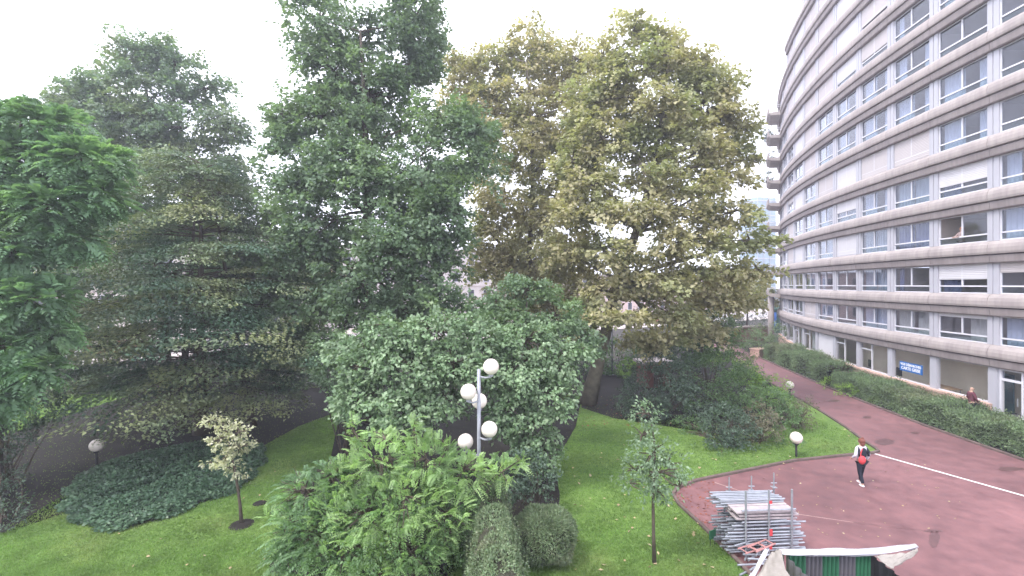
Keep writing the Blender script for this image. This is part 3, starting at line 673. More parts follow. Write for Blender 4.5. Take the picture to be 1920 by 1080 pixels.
tree('plane_tree', 'broad olive brown plane tree in front, reaching towards the curved building', lobes_px([
    (1185, 65, 42, 45, 27), (1200, 130, 70, 55, 27), (1275, 130, 55, 50, 27), (1150, 170, 50, 55, 27), (1320, 190, 55, 60, 27), (1220, 215, 80, 70, 26.5), (1130, 260, 60, 60, 26.5), (1365, 215, 36, 40, 27), (1375, 275, 34, 30, 27), (1300, 280, 75, 60, 26.3), (1200, 310, 80, 60, 26),
    (1360, 340, 55, 35, 26.5), (1400, 300, 25, 14, 26.5), (1110, 350, 60, 50, 26), (1280, 370, 90, 45, 25.6), (1180, 400, 95, 35, 25), (1070, 400, 55, 28, 25), (1370, 400, 60, 35, 26), (1290, 450, 100, 40, 25.5), (1150, 470, 90, 45, 25.5), (1405, 450, 50, 28, 26.5), (1455, 447, 22, 9, 26.8),
    (1230, 530, 95, 40, 25.5), (1350, 510, 75, 40, 26), (1130, 545, 55, 35, 25.5), (1420, 505, 34, 22, 26.5), (1160, 595, 70, 22, 24.5), (1260, 590, 70, 30, 26), (1345, 560, 60, 28, 27), (1100, 200, 40, 50, 27.5), (1130, 105, 36, 40, 27.5), (1240, 75, 36, 36, 27), (1320, 120, 36, 36, 27), (1360, 160, 34, 36, 27), (1395, 240, 26, 34, 27), (1075, 300, 45, 50, 27), (1060, 470, 50, 40, 26), (1090, 600, 50, 30, 25.5), (1230, 640, 70, 28, 27), (1320, 620, 60, 26, 28), (1400, 555, 40, 24, 28)]), (4.75, 28.8, 0), LM['plane'], M['bark_pale'], 1.45, .60, 50, .20, .16, .42, group='plane trees on the lawn', sprays=6, flat=1.3, up=.95, spread=.42, max_br=320, Rb=.85, dens=1.35)
# round tree far behind on the left
tree('lime_tree', 'round blue green tree against the sky, far left behind the others', lobes_px([
    (260, 115, 50, 45, 31), (330, 120, 50, 45, 31), (205, 165, 50, 45, 31), (385, 165, 40, 50, 31), (290, 180, 75, 60, 30.5), (145, 165, 35, 28, 31), (115, 195, 34, 18, 31), (160, 215, 60, 45, 31), (240, 240, 80, 60, 30.5), (350, 240, 70, 60, 30.5), (420, 235, 38, 50, 31), (430, 290, 32, 40, 31),
    (150, 270, 60, 50, 30.5), (330, 310, 100, 50, 30), (220, 320, 90, 50, 30), (400, 350, 70, 50, 30), (250, 400, 90, 50, 30.5), (360, 430, 90, 50, 30.5), (200, 480, 80, 50, 31), (430, 490, 70, 50, 31), (310, 530, 90, 45, 31.5), (115, 420, 65, 55, 30.5), (95, 515, 65, 55, 31), (180, 585, 80, 40, 31.5), (450, 575, 60, 35, 31.5)]), (-23.5, 31.0, 0), LM['far'], M['bark'], .85, .72, 60, .19, .14, .36, sprays=5, max_br=200, Rb=1.0, dens=1.4, flat=2.0, spread=.42)
tree('young_tree', 'thin leafy tree beside the path between plane tree and building', lobes_px([
    (1300, 575, 40, 22, 31), (1330, 610, 45, 26, 30.5), (1285, 625, 40, 22, 30.5), (1350, 645, 40, 18, 30), (1305, 655, 35, 18, 30)]), (13.0, 30.6, 0), LM['shrub'], M['bark'], 2.6, .42, 26, .13, .07, .09, sprays=5, max_br=80)
tree('dark_tree', 'dark small tree squeezed between the grey green shrub and the plane trees', lobes_px([
    (985, 545, 55, 40, 20.5), (930, 570, 45, 40, 20.5), (1040, 590, 55, 40, 20.5), (975, 610, 60, 40, 20), (1090, 640, 35, 40, 20.5), (905, 610, 40, 40, 20)]), (.8, 20.8, 0), LM['deep'], M['bark'], 2.0, .45, 38, .13, .10, .14, sprays=5, max_br=120, Rb=.7, dens=1.5)

# layered hornbeam with flat, spreading sprays
def tiers():
    base = np.array((-15.6, 23.0, 0.)); e = empty('hornbeam_tree', base)
    tag(e, 'spreading layered tree with flat olive tipped branches over dark shade', 'tree')
    V = []; mb = MB(); specs = []
    for k in range(9):
        z = 2.9 + 10.2 * k / 8; n = 23 - int(k * .9)
        Rm = 8.2 - .75 * max(0, 5 - z) if z < 7 else 7.9 - .93 * (z - 7) ** .97
        a0 = rng.random() * 6.28
        for i in range(n):
            an = a0 + 6.283 * i / n + rng.normal() * .12
            specs.append((an, z + .40 * math.sin(an * 2 + k * 1.7) + rng.normal() * .09, Rm * rng.uniform(.62, 1.08)))
        for i in range(5): specs.append((rng.random() * 6.283, z + .3 + rng.normal() * .15, Rm * rng.uniform(.35, .6)))
    for a, z, L in specs:
        if z < 3.7 and abs((a - 4.05 + math.pi) % (2 * math.pi) - math.pi) < .65: continue      # open towards the globe lamp
        dr = np.array((math.cos(a), math.sin(a), 0)); sd = np.array((-dr[1], dr[0], 0))
        s = base + UP * max(1.5, z - L * .06); droop = rng.uniform(.2, .9); rise = rng.uniform(.1, .7)
        def pos(t): return s + dr * L * t + UP * (rise * np.sin(t * 2.2) - droop * t ** 3)
        mb.tube([pos(t) - base for t in (0, .3, .6, 1.0)], [.04, .028, .016, .005], 5, False)
        n = int(640 * L / 4)
        t = rng.uniform(.25, 1.04, n) ** .8; wd = (.15 + .95 * np.sin(np.clip(t, 0, 1) * math.pi * .82)) * L * .30
        u = rng.uniform(-1, 1, n); u = np.sign(u) * np.abs(u) ** .8
        gx = np.round(u * 6) / 6 * .7 + u * .3                       # leaves sit along side twigs
        P = s + dr * L * t[:, None] + sd * (gx * wd)[:, None] + dr * (-abs(gx) * wd * .1)[:, None]
        P[:, 2] += rise * np.sin(t * 2.2) - droop * t ** 3 - np.abs(gx) * wd * .12 + rng.normal(size=n) * .06
        D = dr * .6 + sd * np.sign(gx)[:, None] * .7 + rng.normal(size=(n, 3)) * .35 - UP * .18
        N = UP + rng.normal(size=(n, 3)) * .28
        q = rng.uniform(.75, 1.25, n); V.append(leaf_arrays(P, D, N, .135 * q, .088 * q))
    leaf_obj('crown', np.concatenate(V) - base, LM['tier'], e)
    mb.build('branches', M['bark'], e)['kind'] = 'stuff'
    for x, y, r_ in ((0, 0, .30), (1.9, 1.2, .2), (-1.6, .8, .2)):
        MB().tube([(x, y, 0), (x * .9, y * .9, 2), (x * .6, y * .6, 6), (x * .2, y * .2, 12.6)], [r_ * 1.3, r_, r_ * .6, .03], 9).build('trunk', M['bark'], e, smooth=True)
tiers()

# fronds: a midrib with pairs of leaflets
def frond_arrays(B, D, N, LEN, pairs, lw, ll, droop=.35):
    D = unit(D); N = unit(N - D * (N * D).sum(-1, keepdims=True)); S = np.cross(D, N); out = []
    for i in range(pairs + 1):
        t = (i + .9) / (pairs + 1); prof = math.sin(math.pi * min(1, .18 + .82 * t) ** .8) * .75 + .35
        P = B + D * (LEN * t)[:, None] - UP * (droop * LEN * t * t)[:, None]
        dd = unit(D - UP * (2 * droop * t))
        for s in (-1, 1):
            d_ = dd * .55 + S * s * .85 - N * .12 + rng.normal(size=P.shape) * .08
            if i == pairs: d_ = dd + S * s * .15
            L = LEN * ll * prof * rng.uniform(.85, 1.15, len(P)); out.append(leaf_arrays(P, d_, N + rng.normal(size=N.shape) * .18 + S * (-s) * .15, L, L * lw))
        if i == pairs: break
    return np.concatenate(out)
def frond_plant(name, label, cat, lobes, base, m_leaf, m_bark, per_m2, LEN, pairs, lw, ll, trunk, droop=.35, upb=.45, r_lo=.75, stems=30, trunk_r=.2):
    base = np.array(base, float); e = empty(name, base); tag(e, label, cat)
    C, O = sample_clumps(lobes, per_m2, r_lo)
    O = unit(O + rng.normal(size=O.shape) * .35 + UP * upb); N = unit(UP + .4 * O + rng.normal(size=O.shape) * .25)
    ln = LEN * rng.uniform(.65, 1.25, len(C))
    leaf_obj('foliage' if not trunk else 'crown', frond_arrays(C - O * ln[:, None] * .4, O, N, ln, pairs, lw, ll, droop) - base, m_leaf, e)
    mb = MB(); cen = np.mean([c for c, r_ in lobes], 0); top = max(c[2] for c, r_ in lobes)
    if trunk:
        MB().tube([(0, 0, 0), ((cen - base)[0] * .2, (cen - base)[1] * .2, cen[2] * .5), ((cen - base)[0], (cen - base)[1], top)], [trunk_r * 1.3, trunk_r, .04], 9).build('trunk', m_bark, e, smooth=True)
    S = np.array([c for c, r_ in lobes])
    for c in S:
        a = base + np.array((rng.normal() * .15, rng.normal() * .15, 0)) if not trunk else np.array((base[0] + (cen - base)[0] * .4, base[1] + (cen - base)[1] * .4, max(1.5, c[2] - 2.0)))
        mb.tube([p - base for p in bend(a, c, .06, 4, .05)], [.06, .045, .03, .015], 5, False)
    for i in rng.permutation(len(C))[:stems * 6]:
        j = int(np.argmin(((S - C[i]) ** 2).sum(1))); mb.tube([p - base for p in bend(S[j], C[i], .03, 3, .04)], [.02, .014, .006], 4, False)
    mb.build('stems' if not trunk else 'branches', m_bark, e)['kind'] = 'stuff'
    return e
frond_plant('locust_tree', 'bright green tree with feathery compound leaves at the left edge', 'tree', lobes_px([
    (70, 235, 90, 42, 15), (150, 300, 85, 50, 15), (30, 310, 80, 60, 15), (-60, 260, 90, 80, 15), (190, 370, 48, 42, 15), (90, 385, 80, 60, 14.6), (-20, 410, 80, 70, 14.5), (25, 465, 60, 50, 14.2), (120, 450, 70, 45, 15), (-60, 560, 80, 90, 14.5),
    (55, 560, 75, 55, 14.2), (15, 650, 80, 50, 14), (100, 620, 35, 40, 14.4), (70, 690, 35, 40, 14), (-20, 745, 60, 45, 14), (-110, 420, 90, 160, 15.5)]), (-18.2, 16.0, 0), LM['frond'], M['bark'], 21.0, .60, 7, .46, .34, True, .45, .2, .40, 24, .22)
frond_plant('feathery_shrub', 'large fresh green shrub with arching feathery fronds in the foreground', 'shrub', lobes_px([
    (715, 860, 70, 50, 12.0), (800, 860, 60, 50, 12), (650, 900, 55, 45, 11.8), (870, 880, 55, 35, 12.2), (760, 930, 90, 55, 11.4), (690, 960, 80, 50, 11.2), (830, 960, 60, 55, 11.6), (620, 960, 50, 45, 11.4), (560, 985, 45, 45, 11.3), (940, 880, 36, 28, 12.6), (760, 1020, 90, 45, 11.2), (640, 1030, 70, 45, 11), (662, 805, 13, 30, 12), (776, 806, 13, 32, 12), (722, 822, 16, 22, 12), (840, 835, 14, 20, 12.2), (505, 960, 16, 10, 11.4), (975, 862, 14, 16, 12.6)]),
    (-2.7, 12.0, 0), LM['fern'], M['bark'], 25, .46, 10, .40, .19, False, .42, .75, .55, 40)
# glossy darker shrub at its left side, leaning over the lawn
def lump(name, label, cat, lobes, base, m_leaf, per_m2=5, rc=.28, per=30, L=.09, W=.06, group=None, up=.6, spread=.6, r_lo=.7, sprays=4, stems=14, bark=None):
    base = np.array(base, float); e = empty(name, base); tag(e, label, cat, group)
    C, O = sample_clumps(lobes, per_m2, r_lo); k = C[:, 2] > base[2] + .05; C, O = C[k], O[k]
    V = clump_leaves(C, O, rc, per, L, W, up, .2, spread, .75, sprays)
    leaf_obj('foliage', V - base, m_leaf, e)
    mb = MB()
    for i in rng.permutation(len(C))[:stems]:
        a = base + np.array((rng.normal() * .2, rng.normal() * .2, 0)); mb.tube([p - base for p in bend(a, C[i], .05, 4, .06)], [.03, .024, .016, .006], 5, False)
    mb.build('stems', bark or M['bark'], e)['kind'] = 'stuff'
    return e
lump('filler_shrub', 'dull green lower growth with bare stems under the feathery shrub', 'shrub', lobes_px([(760, 1000, 80, 60, 11.5), (690, 1000, 80, 60, 11.3), (820, 1010, 50, 60, 11.7), (740, 930, 90, 50, 12.1), (850, 930, 50, 40, 12.4), (630, 980, 50, 50, 11.6)]), (-2.9, 11.7, 0), LM['shrub'], 7, .3, 34, .085, .045, stems=60)
frond_plant('drooping_shrub', 'duller green shrub with drooping sprays leaning left beside the feathery shrub', 'shrub', lobes_px([(575, 920, 50, 45, 11.6), (550, 985, 42, 50, 11.3), (595, 1000, 55, 60, 11.2), (535, 1035, 32, 40, 11.1), (620, 890, 45, 32, 11.9)]),
    (-4.9, 11.4, 0), LM['fern2'], M['bark'], 26, .62, 11, .42, .16, False, .6, .45, .62, 30)
tree('dogwood_tree', 'grey green leafy small tree behind the globe lamp, left half', lobes_px([
    (740, 625, 75, 40, 16.8), (820, 620, 70, 40, 16.8), (690, 680, 55, 50, 16.5), (770, 690, 80, 60, 16.2), (850, 680, 55, 50, 16.4), (680, 740, 50, 45, 16.4), (760, 760, 80, 50, 16), (840, 750, 50, 40, 16.4), (640, 650, 28, 30, 17.5), (900, 630, 45, 45, 17.2), (905, 700, 40, 50, 17.2)]), (-3.6, 17.2, 0), LM['dog'], M['bark'], 3.6, .36, 34, .13, .095, .13, sprays=4, max_br=160, Rb=.42, dens=1.35, flat=1.5, group='grey green small trees around the globe lamp')
tree('dogwood_tree', 'grey green leafy small tree right of the globe lamp, beside the open lawn', lobes_px([
    (985, 640, 70, 45, 17.6), (1040, 680, 50, 50, 17.6), (960, 700, 60, 50, 17.2), (1030, 740, 50, 50, 17.2), (950, 765, 50, 45, 17.2), (1000, 800, 55, 45, 17), (1010, 850, 40, 35, 16.8), (1085, 655, 28, 22, 17.8)]), (.7, 17.9, 0), LM['dog'], M['bark'], 3.2, .36, 32, .13, .095, .12, sprays=4, max_br=150, Rb=.42, dens=1.3, flat=1.5, group='grey green small trees around the globe lamp')
lump('low_shrub', 'dull green bush at the foot of the right grey green tree', 'shrub', lobes_px([(985, 880, 35, 30, 14.8), (1010, 905, 28, 22, 14.6), (955, 900, 30, 25, 14.4)]), (.6, 14.8, 0), LM['dark'], 9, .25, 30, .09, .06)

# clipped hedge and ball bush
def clipped(name, label, shell, base, m_leaf, n, L, W, cat='hedge', core=.86):
    """leaves standing on a solid clipped body; shell(n) gives points and normals, shell.body the inner mesh"""
    base = np.array(base, float); e = empty(name, base); tag(e, label, cat)
    P, N = shell(n)
    P = P + N * rng.normal(size=(len(P), 1)) * .018
    V = leaf_arrays(P - N * .03, N + rng.normal(size=P.shape) * .75 + UP * .15, N + rng.normal(size=P.shape) * .8, L * rng.uniform(.7, 1.4, len(P)), W * rng.uniform(.7, 1.3, len(P)))
    leaf_obj('leaves', V - base, m_leaf, e)
    return e
def body(e, V, F):
    me = npmesh('twig_core', V, F, mat('twig_core', (.035, .035, .022), .95, .3, 6)); link('twig_core', me, e)
# long rounded hedge running towards the camera
H0, H1 = np.array((-.75, 13.6)), np.array((-.15, 8.6))
def hedge_shell(n):
    t = rng.random(n); a = rng.uniform(-.12, math.pi + .12, n); wd, hh = .64, 1.78
    ax = H0 + (H1 - H0) * t[:, None]; cap = np.clip(t / .06, 0, 1) ** .5; dirx = unit(H1 - H0); nx = np.array((dirx[1], -dirx[0]))
    s = np.abs(np.cos(a)) ** .75 * np.sign(np.cos(a)); z = np.abs(np.sin(a)) ** .75 * np.sign(np.sin(a))
    bumpy = 1 + .05 * np.sin(t * 19) + .03 * np.sin(a * 5 + t * 31)
    x = s * wd * (.55 + .45 * cap) * bumpy; zz = np.maximum(.03, z * hh * (.62 + .38 * cap) * bumpy)
    # sides fill: also drop some points down the flanks
    side = (rng.random(n) < .5) & (np.abs(s) > .72); zz = np.where(side, zz * rng.random(n), zz); x = np.where(side, np.sign(x) * wd * (.6 + .4 * cap) * bumpy, x)
    P = np.concatenate((ax + nx * x[:, None], zz[:, None]), 1)
    N = unit(np.concatenate((nx * (x / wd)[:, None] * .9, np.where(side, .15, zz / hh)[:, None]), 1))
    return P, N
hb = np.array((-.45, 11.2, 0)); e = clipped('clipped_hedge', 'long clipped hedge with rounded top running towards the viewer', hedge_shell, hb, LM['clip'], 42000, .055, .03)
V = []; F = []; m_ = 12; dirx = unit(H1 - H0); nx = np.array((dirx[1], -dirx[0]))
for i in range(13):
    t = i / 12; cap = min(1, t / .06) ** .5; ax = H0 + (H1 - H0) * t
    for k in range(m_ + 1):
        a = math.pi * k / m_; s = abs(math.cos(a)) ** .68 * (1 if math.cos(a) > 0 else -1); z = abs(math.sin(a)) ** .68
        q = ax + nx * s * .57 * (.55 + .45 * cap); V.append((q[0] - hb[0], q[1] - hb[1], max(0, z * 1.70 * (.6 + .4 * cap))))
for i in range(12):
    for k in range(m_): F.append((i * (m_ + 1) + k, i * (m_ + 1) + k + 1, (i + 1) * (m_ + 1) + k + 1, (i + 1) * (m_ + 1) + k))
F.append((0, m_, m_ // 2, m_ // 4)); body(e, V, F)
def ball(name, label, c, r_, n, m_leaf, L=.06, W=.022, cat='bush'):
    c = np.array(c, float); r_ = np.array(r_)
    def sh(n):
        d = unit(rng.normal(size=(n, 3))); d[:, 2] = np.where(d[:, 2] < -.55, -d[:, 2], d[:, 2])
        k = 1 + .05 * np.sin(d[:, 0] * 7 + d[:, 2] * 5) + .04 * np.sin(d[:, 1] * 9); P = c + np.sign(d) * np.abs(d) ** .97 * r_ * k[:, None]; P[:, 2] = np.maximum(P[:, 2], .03); return P, unit(d / r_)
    e = clipped(name, label, sh, (c[0], c[1], 0), m_leaf, n, L, W, cat)
    mb = MB(); mb.sphere((0, 0, c[2]), 1, 16, 10, r_ * .93); mb.v = [(x, y, max(z, .005)) for x, y, z in mb.v]; mb.build('twig_core', mat('twig_core2', (.035, .035, .022), .95, .3, 6), e, smooth=True)
bc = at(1020, 1003, 12.6); ball('ball_bush', 'ball shaped clipped bush with needle like twigs on the lawn', (bc[0], bc[1], .60), (.84, .84, .72), 16000, LM['clip'], .10, .022)

# ivy patch, sapling, variegated tree
def ivy():
    pts = [(125, 935), (135, 975), (165, 993), (230, 998), (310, 975), (380, 945), (440, 925), (480, 885), (495, 850), (470, 828), (380, 832), (280, 850), (190, 875), (140, 905)]
    W_ = np.array([gp(*p)[:2] for p in pts]); c = W_.mean(0); e = empty('ivy_patch', (c[0], c[1], 0)); tag(e, 'dark ivy covering an oval patch of ground in the shade', 'ivy')
    n = 36000; th = rng.random(n) * 2 * math.pi; angs = np.arctan2(W_[:, 1] - c[1], W_[:, 0] - c[0]); rads = np.linalg.norm(W_ - c, axis=1); o_ = np.argsort(angs)
    rr = np.interp(th, np.concatenate((angs[o_] % (2 * math.pi),))[np.argsort(angs[o_] % (2 * math.pi))], rads[o_][np.argsort(angs[o_] % (2 * math.pi))], period=2 * math.pi)
    u = rng.random(n) ** .5 * (1 + .03 * np.sin(th * 13)); P = np.stack((c[0] + np.cos(th) * rr * u, c[1] + np.sin(th) * rr * u, .05 + .30 * (1 - np.clip(u, 0, 1) ** 6) * (.75 + .25 * np.sin(th * 7 + u * 9)) + rng.random(n) * .09), 1)
    V = leaf_arrays(P, rng.normal(size=(n, 3)) * (1, 1, .3), UP + rng.normal(size=(n, 3)) * .45, .105 * rng.uniform(.6, 1.35, n), .098 * rng.uniform(.6, 1.35, n))
    leaf_obj('leaves', V - np.array((c[0], c[1], 0)), LM['ivy'], e)
    k = 28; mb = MB(); Vv = [(0, 0, .27)]; 
    for q, f_ in enumerate((.5, .85, 1.0)):
        for i in range(k):
            a = 2 * math.pi * i / k; r_ = np.interp(a, np.sort(angs % (2 * math.pi)), rads[np.argsort(angs % (2 * math.pi))], period=2 * math.pi)
            Vv.append((math.cos(a) * r_ * f_ * .97, math.sin(a) * r_ * f_ * .97, (.26, .20, .0)[q]))
    Ff = [(0, 1 + i, 1 + (i + 1) % k) for i in range(k)] + [(1 + q * k + i, 1 + (q + 1) * k + i, 1 + (q + 1) * k + (i + 1) % k, 1 + q * k + (i + 1) % k) for q in range(2) for i in range(k)]
    MB().add(Vv, Ff).build('stem_mat', M['soil'], e, smooth=True)
ivy()
b = gp(1227, 1058)
tree('sapling', 'slim young tree with grey green leaves standing alone on the lawn', lobes_px([(1212, 775, 22, 22, 12.3), (1205, 815, 26, 26, 12.3), (1225, 850, 34, 30, 12.2), (1235, 885, 44, 26, 12.1), (1190, 880, 26, 18, 12.4), (1275, 912, 20, 14, 12.1), (1225, 918, 40, 16, 12.3), (1180, 905, 20, 10, 12.3), (1250, 870, 28, 22, 12.5)]), b, LM['sap'], M['bark'], 6, .22, 14, .085, .045, .032, sprays=4, r_lo=.25, fork=.55, max_br=90)
b = gp(453, 984)
tree('variegated_tree', 'small pale variegated tree planted in a bare ring of soil', lobes_px([(395, 790, 16, 8, 14.4), (425, 800, 16, 12, 14.4), (450, 808, 14, 14, 14.4), (415, 825, 24, 14, 14.4), (445, 840, 18, 18, 14.4), (425, 855, 20, 14, 14.3), (392, 868, 14, 5, 14.3), (440, 875, 18, 12, 14.4)]), b, LM['vari'], M['bark'], 9, .17, 15, .085, .05, .035, sprays=4, r_lo=.3, fork=.5, max_br=60)

# island shrubs between lawn and path
lump('laurel_shrub', 'big dark shrub below the plane tree, left of the thin tree', 'shrub', lobes_px([(1240, 720, 60, 45, 26.5), (1210, 750, 45, 35, 26), (1275, 760, 50, 40, 26), (1250, 680, 40, 25, 27)]), (8.6, 26.3, 0), LM['dark'], 3.2, .42, 36, .13, .07, stems=24)
lump('laurel_shrub', 'dark evergreen shrub right behind the thin tree trunk by the path', 'shrub', lobes_px([(1340, 715, 60, 45, 27.5), (1390, 725, 45, 32, 27.5), (1330, 755, 50, 30, 26.5), (1385, 690, 35, 22, 29)]), (12.2, 27.3, 0), LM['shrub'], 3.2, .42, 34, .13, .06, stems=24)
lump('round_bush', 'rounded blackish green bush nearest the court corner', 'shrub', lobes_px([(1362, 795, 36, 30, 21.2), (1385, 805, 28, 26, 21), (1345, 812, 22, 22, 21)]), (10.05, 21.3, 0), LM['dark'], 8, .3, 30, .11, .055)
lump('bronze_bush', 'brownish bush between the rounded dark bush and the globe bollard', 'shrub', lobes_px([(1425, 785, 28, 25, 21.8), (1440, 800, 22, 20, 21.6), (1408, 810, 20, 22, 21.5)]), (11.8, 21.9, 0), LM['brown'], 8, .28, 28, .09, .05)
lump('green_bush', 'mid green bush under the upper globe bollard', 'shrub', lobes_px([(1458, 765, 30, 28, 23.5), (1432, 750, 30, 22, 24.5), (1470, 785, 20, 18, 23.2)]), (13.6, 24.0, 0), LM['shrub'], 7, .3, 30, .1, .055)
lump('rusty_bush', 'loose reddish green bush at the path edge', 'shrub', lobes_px([(1500, 780, 24, 20, 23.8), (1485, 765, 20, 16, 24.5), (1510, 765, 14, 14, 24.4)]), (14.9, 24.1, 0), LM['brown'], 8, .28, 24, .09, .04, spread=.8)
lump('lime_shrub', 'yellow green low shrub along the path behind the bushes', 'shrub', lobes_px([(1440, 724, 34, 16, 27), (1405, 705, 28, 16, 28.5), (1448, 742, 20, 10, 26.5)]), (15.6, 28.2, 0), LM['lime'], 7, .26, 30, .09, .05)
lump('lime_shrub', 'yellow green low shrub at the back of the island bed', 'shrub', lobes_px([(1345, 662, 30, 12, 36), (1395, 690, 20, 12, 33), (1180, 690, 22, 14, 36)]), (15.5, 35, 0), LM['lime'], 5, .32, 30, .12, .06)
lump('ground_cover', 'low green ground cover spilling over the grass before the dark shrubs', 'ground cover', lobes_px([(1310, 805, 38, 9, 23.2), (1290, 790, 30, 8, 24.3), (1340, 845, 40, 6, 20.6), (1475, 828, 34, 8, 21.6), (1440, 840, 24, 6, 20.9)]), (9.6, 22.5, 0), LM['shrub'], 9, .16, 24, .07, .05, r_lo=.3)
lump('path_shrub', 'light green shrub at the far bend of the path', 'shrub', lobes_px([(1400, 633, 32, 15, 50), (1425, 640, 25, 13, 48), (1445, 622, 30, 12, 52)]), (27.2, 49, 0), LM['hedge'], 2.2, .5, 32, .16, .09)
lump('path_shrub', 'bluish dark hedge along the low brick wall beyond the path', 'shrub', lobes_px([(1350, 605, 40, 10, 66), (1410, 605, 40, 8, 66), (1300, 610, 40, 12, 66)]), (30, 66, 0), LM['dark'], 1.4, .6, 30, .2, .1)
lump('understory_shrub', 'dark bush in the shade at the foot of the central tree', 'shrub', lobes_px([(640, 690, 40, 40, 20), (620, 660, 30, 30, 21), (655, 740, 25, 30, 19.5)]), (-7.3, 20.3, 0), LM['deep'], 4, .36, 32, .13, .09)
for i, (px, Y, w_, h_, mm, lab) in enumerate(((90, 33, 3.0, 2.2, 'dark', 'dark understory bush at the garden boundary, leftmost of the row'), (240, 32, 2.6, 1.5, 'deep', 'low understory bush at the boundary in front of the red cars'), (380, 33, 2.8, 1.6, 'dark', 'understory bush at the boundary behind the layered tree trunks'),
        (520, 34, 3.0, 1.7, 'deep', 'understory bush at the boundary left of the central tree'), (700, 34, 3.4, 2.6, 'dark', 'understory bush at the boundary behind the central tree'), (860, 36, 3.2, 3.2, 'deep', 'understory bush at the boundary behind the globe lamp'), (1010, 37, 3.0, 3.4, 'dark', 'understory bush at the boundary behind the right grey green tree'), (1160, 38, 3.0, 2.8, 'shrub', 'understory bush at the boundary right of the plane trunk'), (1270, 40, 2.8, 2.6, 'dark', 'understory bush at the boundary near the garden kiosk'))):
    x = (px - 960) / FPX * Y
    lump('boundary_bush', lab, 'shrub', [(np.array((x, Y, h_ * .5)), np.array((w_ * .8, 1.2, h_ * .55))), (np.array((x - w_ * .7, Y + .4, h_ * .42)), np.array((w_ * .6, 1.1, h_ * .5))), (np.array((x + w_ * .7, Y - .3, h_ * .45)), np.array((w_ * .6, 1.1, h_ * .5)))], (x, Y, 0), LM[mm], 2.6, .42, 30, .17, .10, 'bushes along the garden boundary')
lump('yew_bush', 'blackish green bush in the deep shade at the left edge of the frame', 'shrub', lobes_px([(20, 775, 60, 32, 17), (-60, 770, 70, 50, 16.5), (90, 765, 40, 22, 18), (-20, 820, 60, 30, 16.2)]), (-18.6, 16.9, 0), LM['dark'], 6, .32, 34, .11, .05, stems=20)
lump('edge_shrub', 'dim grey green plants at the lower left edge of the lawn', 'shrub', lobes_px([(-10, 985, 30, 30, 14), (10, 940, 25, 20, 15), (-30, 900, 40, 30, 15.5)]), (-16.2, 14.5, 0), LM['dark'], 6, .28, 26, .1, .05)
# hedge between path and building
def strip_hedge(name, label, y0, y1, h, m_leaf, n, loose, group):
    ys = np.array([p[1] for p in RIGHT[1:]]); xs = np.array([p[0] for p in RIGHT[1:]])
    def fac(y):
        a = np.arcsin((y - BY) / (BR + .4)); return BX - (BR + .4) * np.cos(a)
    def prof(y, u):                                # u 0..1 over front face, top
        ed = np.minimum(1, np.minimum((y - y0), (y1 - y)) / .5).clip(0, 1) ** .5
        fx = np.interp(y, ys, xs) + .32 + .18 * np.sin(y * 1.9) ; bx = fac(y) - .05
        hh = h * (1 + .10 * np.sin(y * 1.3 + 1) + .06 * np.sin(y * 3.7)) * (.55 + .45 * ed)
        x = np.where(u < .42, fx + .10 * np.sin(u * 7), fx + (bx - fx) * ((u - .42) / .58)); z = np.where(u < .42, hh * (u / .42) ** .8, hh * (1 + .05 * np.sin(x * 5 + y * 2)))
        return x, z
    c = np.array((np.interp((y0 + y1) / 2, ys, xs) + 1, (y0 + y1) / 2, 0)); e = empty(name, c); tag(e, label, 'hedge', group)
    y = rng.uniform(y0, y1, n); u = rng.random(n); x, z = prof(y, u); P = np.stack((x, y, z), 1)
    N = np.where((u < .42)[:, None], np.array((-.9, -.25, .35)), np.array((-.1, -.1, 1.)))
    P += rng.normal(size=P.shape) * loose
    V = leaf_arrays(P, N * .5 + rng.normal(size=P.shape) * .7, N + rng.normal(size=P.shape) * .6, .10 * rng.uniform(.6, 1.4, n), .055 * rng.uniform(.7, 1.3, n))
    k = int(n * .08); y = rng.uniform(y0, y1, k); u = rng.uniform(.35, 1, k); x, z = prof(y, u); P2 = np.stack((x, y, z + rng.random(k) * .28), 1)
    V = np.concatenate((V, leaf_arrays(P2, rng.normal(size=P2.shape) * .5 + UP, rng.normal(size=P2.shape), np.full(k, .12), np.full(k, .04))))
    leaf_obj('leaves', V - c, m_leaf, e)
    ny = int((y1 - y0) / .5) + 2; us = (0, .2, .40, .44, .7, 1.0); V = []; F = []
    for i in range(ny):
        yy = y0 + .15 + (y1 - y0 - .3) * i / (ny - 1)
        for uu in us:
            x, z = prof(np.array(yy), np.array(uu)); V.append((float(x) + .10 - c[0], yy - c[1], max(.0, float(z) - .10)))
    m_ = len(us)
    for i in range(ny - 1):
        for q in range(m_ - 1): F.append((i * m_ + q, i * m_ + q + 1, (i + 1) * m_ + q + 1, (i + 1) * m_ + q))
    me = npmesh('twig_core', V, F, mat('twig_core3', (.03, .028, .02), .95, .3, 5)); link('twig_core', me, e)
strip_hedge('boundary_hedge', 'long trimmed hedge between the red path and the shop windows', 13.5, 33.6, 1.08, LM['hedge'], 52000, .05, 'hedges along the building')
strip_hedge('boundary_hedge', 'taller looser hedge at the far end of the path below the building', 34.4, 46.5, 1.45, LM['hedge'], 22000, .10, 'hedges along the building')
lump('yellow_shrub', 'pale yellowish low shrub spilling from the hedge gap onto the path edge', 'shrub', lobes_px([(1590, 735, 22, 12, 31), (1560, 722, 16, 10, 33)]), (23.2, 31.5, 0), LM['lime'], 6, .26, 26, .12, .05)
